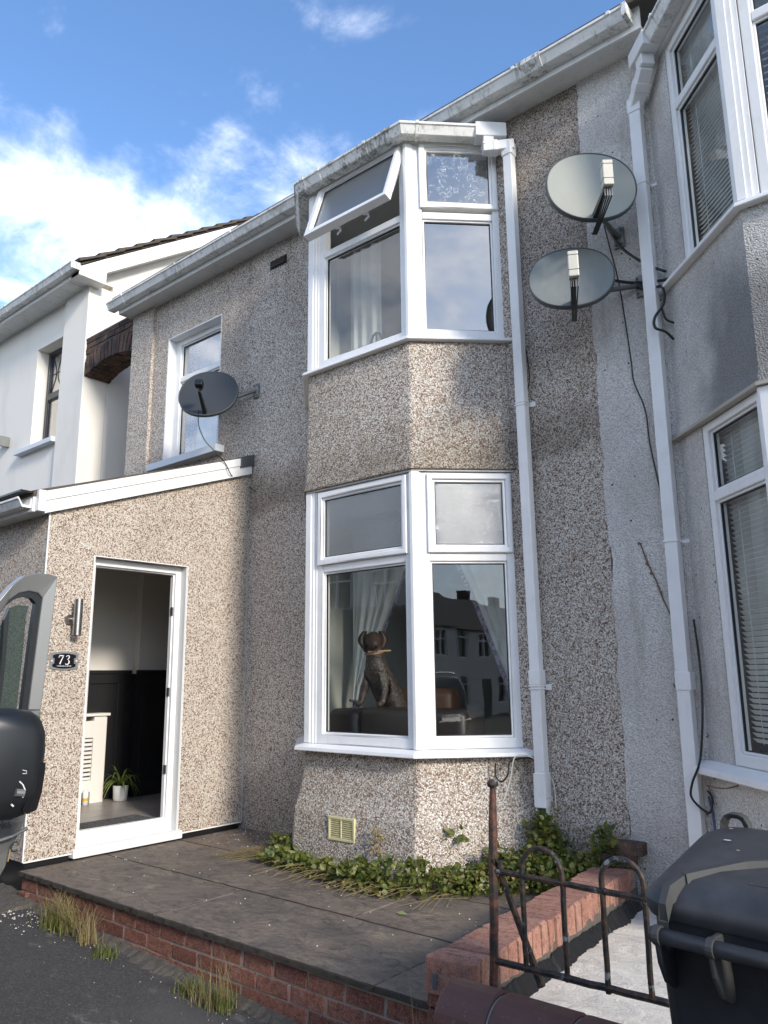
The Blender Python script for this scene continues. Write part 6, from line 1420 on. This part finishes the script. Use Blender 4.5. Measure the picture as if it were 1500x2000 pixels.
# lower door panel, curved in profile, with swage line
low = [yz(80, 1387), yz(76, 1440), yz(68, 1500), yz(56, 1560), yz(44, 1602), yz(24, 1650), yz(8, 1695), yz(0, 1712)]
rowsP = []
for i, (y, z) in enumerate(low):
    bul = [0, .012, .03, .04, .045, .03, .015, 0][i]
    rowsP.append([Vector((DX+bul*.4, y, z)), Vector((DX+bul, y-.10, z)), Vector((DX+bul*1.1, (y+.62)/2, z)), Vector((DX+bul, .62, z)), Vector((DX-.06, .62, z)), Vector((DX-.06, y, z))])
yl, zl = low[-1]; rowsP.append([Vector((DX, yl-.04, .42)), Vector((DX, yl-.12, .42)), Vector((DX, .9, .42)), Vector((DX, .62, .42)), Vector((DX-.06, .62, .42)), Vector((DX-.06, yl-.04, .42))])
part('door_panel', MB().loft(rowsP, True), M_vanp, dr_, smooth=False, bevel=.004)
part('swage_line', MB().tube([Vector((DX+.045, *yz(42, 1615))), Vector((DX+.055, *yz(10, 1630))), Vector((DX+.055, *yz(-20, 1640)))], .007, 6), M_vanp, dr_)
P0 = yz(3, 1612, DX+.05); text_mesh('lettering', 'works', .045, M_gasket, dr_, (DX+.052, P0[0]-.02, P0[1]-.003), (0, 1, .1), (0, -.1, 1), 1)
P0 = yz(24, 1655, DX+.035); text_mesh('lettering', 'C', .055, M_gasket, dr_, (DX+.048, P0[0], P0[1]), (0, 1, .1), (0, -.1, 1), .8)
part('stripe', MB().tube([Vector((DX+.045, *yz(11, 1648))), Vector((DX+.04, *yz(6, 1680)))], .0018, 5), simple('gold_stripe', (.45, .30, .10), .5), dr_)
# mirror
MX = -2.86
def myz(px, py): p = onX(px, py, MX); return (p.y, p.z)
ml = [myz(-60, 1386), myz(20, 1383), myz(55, 1387), myz(70, 1397), myz(78, 1420), myz(78, 1460), myz(74, 1485), myz(70, 1505), myz(64, 1545), myz(56, 1575), myz(40, 1592), myz(10, 1603), myz(-60, 1606)]
cyM = sum(p[0] for p in ml)/len(ml); czM = sum(p[1] for p in ml)/len(ml)
def sc_(k, x): return [Vector((x, cyM+(y-cyM)*k, czM+(z-czM)*k)) for y, z in ml]
mr = part('mirror', MB().loft([sc_(.93, MX-.09), sc_(1.0, MX-.075), sc_(1.0, MX), sc_(.97, MX+.03), sc_(.86, MX+.06), sc_(.6, MX+.075), sc_(.2, MX+.08)], True), M_blackp, dr_, smooth=True); mr.modifiers.new('e', 'EDGE_SPLIT').split_angle = math.radians(50)
# exposed works in the damaged lower corner
rc_ = [myz(70, 1487), myz(52, 1492), myz(42, 1510), myz(36, 1530), myz(32, 1560), myz(24, 1578), myz(34, 1586), myz(52, 1578), myz(62, 1545), myz(68, 1507)]
mb = MB().loft([[Vector((x, y, z)) for y, z in rc_] for x in (MX+.03, MX+.074)], True)
part('mirror_recess', mb, M_black, dr_)
def mrp(px, py, x=MX+.08): p = onX(px, py, x); return Vector((x, p.y, p.z))
part('mirror_motor', MB().tube([mrp(30, 1548), mrp(46, 1549)], .013, 10), simple('motor_grey', (.25, .25, .25), .4, metal=.5), dr_)
part('mirror_wire', MB().tube([mrp(38, 1526), mrp(45, 1533), mrp(49, 1543), mrp(47, 1553), mrp(44, 1558)], .0022, 5).tube([mrp(22, 1571), mrp(26, 1575)], .003, 5).tube([mrp(44, 1504), mrp(52, 1506), mrp(52, 1511), mrp(44, 1511)], .0012, 4), M_silver, dr_)
# van body (outside the frame, shown in reflections)
prof = [(-2.25, .45), (-2.2, .95), (-2.45, 1.15), (-3.1, 1.32), (-4.0, 2.25), (-4.3, 2.45), (-8.1, 2.5), (-8.2, 2.3), (-8.2, .4)]
mb = MB().loft([[Vector((x, y, z)) for x, z in prof] for y in (-1.35, .52)], True); part('body', mb, M_vanp, van, bevel=.06)
part('windscreen', MB().hexa([Vector(p) for p in [(-3.14, -1.2, 1.38), (-3.14, .38, 1.38), (-3.92, .38, 2.2), (-3.92, -1.2, 2.2), (-3.12, -1.2, 1.40), (-3.12, .38, 1.40), (-3.90, .38, 2.22), (-3.90, -1.2, 2.22)]]), M_black, van)
for x in (-3.0, -7.1):
    for y in (-1.4, .36): w_ = part('wheel', MB().tube([(x, y, .42), (x, y+.22, .42)], .34, 28), M_blackp, van, bevel=.02); part('rim', MB().tube([(x, y-.005, .42), (x, y+.225, .42)], .20, 20), M_alu, w_)

# ================================================================== OPPOSITE SIDE (seen only as reflections)
DESC = ['first', 'second', 'third', 'fourth', 'fifth', 'sixth', 'seventh', 'eighth', 'ninth']
M_opp = simple('opposite_render', (.62, .59, .54), .85, var=.2, nscale=1.5); M_slate = simple('grey_slate', (.035, .037, .042), .95, var=.3, nscale=6)
def opp_house(x0, x1, y, zb, ez, rz, label):
    h = thing('terraced_house', label, 'house', ((x0+x1)/2, y, zb), 'houses on the far side of the street')
    F = Fr((0, y), (1, 0), (0, 1)); w = x1-x0
    ops = [(x0+.7, x0+2.4, zb+.9, zb+2.5), (x0+.8, x0+2.3, zb+3.4, zb+4.9), (x1-1.6, x1-.7, zb+.1, zb+2.3), (x1-1.8, x1-.7, zb+3.4, zb+4.7)]
    part('wall', wall(F, x0, x1, zb-.6, ez, ops, .25), M_opp, h)
    mb = MB(); mb.add([(x0, y+.3, ez), (x1, y+.3, ez), (x1, y-3.8, rz), (x0, y-3.8, rz), (x1, y-8, ez), (x0, y-8, ez)], [(0, 1, 2, 3), (3, 2, 4, 5), (0, 3, 5), (1, 4, 2), (0, 5, 4, 1)]); part('roof', mb, M_slate, h)
    for (a, b, c, d) in ops:
        if d-c > 2: part('door', MB().box(F, a, b, -.12, -.08, c, d), M_panel, h); continue
        mb = MB(); rect_ring(mb, F.p, a, b, c, d, .07, -.15, -.05); mb.box(F, (a+b)/2-.03, (a+b)/2+.03, -.14, -.06, c+.07, d-.07); mb.box(F, a+.07, (a+b)/2-.03, -.14, -.06, d-.5, d-.44); mb.box(F, (a+b)/2+.03, b-.07, -.14, -.06, d-.5, d-.44); fr_ = part('window', mb, M_upvc, h); part('pane', MB().box(F, a+.07, b-.07, -.20, -.19, c+.07, d-.07), M_black, fr_)
    mb = MB().box(XY, x0-.25, x0+.35, y-4.1, y-3.5, rz-.5, rz+.7); part('chimney', mb, M_brick_old, h)
for k in range(9):
    x0 = -40+k*5; opp_house(x0, x0+4.98, -11.0-.0, .3-.04*0, 5.6, 8.2, 'pale terraced house across the street, %s of its row from the far left end' % DESC[k])
for k in range(8):
    x0 = 9+k*5.2; opp_house(x0, x0+5.15, -13.0-k*1.0, -.9, 3.9, 6.2, 'lower terraced house across the street, %s beyond the telegraph pole' % DESC[k])
po = thing('telegraph_pole', 'wooden telegraph pole with wires across the street', 'pole', (9.2, -9.0, -.3)); part('post', MB().tube([(9.2, -9, -.5), (9.2, -9, 7.6)], [.13, .09], 12), M_twig, po)
for k in range(3): part('wire', MB().tube([(9.2, -9, 7.4), (4+k*8, -4, 6.7), (-2+k*17, 2, 6.2)], .012, 4), M_cable, po)
v2 = thing('car', 'dark people carrier parked at the near kerb behind the camera', 'car', (4.2, -3.2, -.25))
prof = [(1.8, .0), (1.8, .70), (2.3, .92), (3.0, 1.55), (3.4, 1.66), (6.5, 1.70), (6.75, 1.4), (6.8, 0)]
part('body', MB().loft([[Vector((x, y, z-.15)) for x, z in prof] for y in (-4.1, -2.35)], True), simple('dark_car_paint', (.05, .055, .065), .25, metal=.3), v2, bevel=.08)
part('side_window', MB().hexa([Vector(p) for p in [(2.75, -2.35, .78), (3.75, -2.35, .78), (3.75, -2.342, .78), (2.75, -2.342, .78), (3.15, -2.35, 1.38), (3.75, -2.35, 1.38), (3.75, -2.342, 1.38), (3.15, -2.342, 1.38)]]).box(XY, 3.85, 5.1, -2.35, -2.342, .78, 1.38).box(XY, 5.2, 6.3, -2.35, -2.342, .78, 1.38), M_black, v2)
part('roof_rail', MB().tube([(3.3, -2.5, 1.58), (3.5, -2.48, 1.60), (6.3, -2.48, 1.63), (6.5, -2.5, 1.6)], .02, 8), M_alu, v2)
for x in (2.5, 5.9): part('wheel', MB().tube([(x, -2.6, .08), (x, -2.32, .08)], .32, 24), M_blackp, v2)
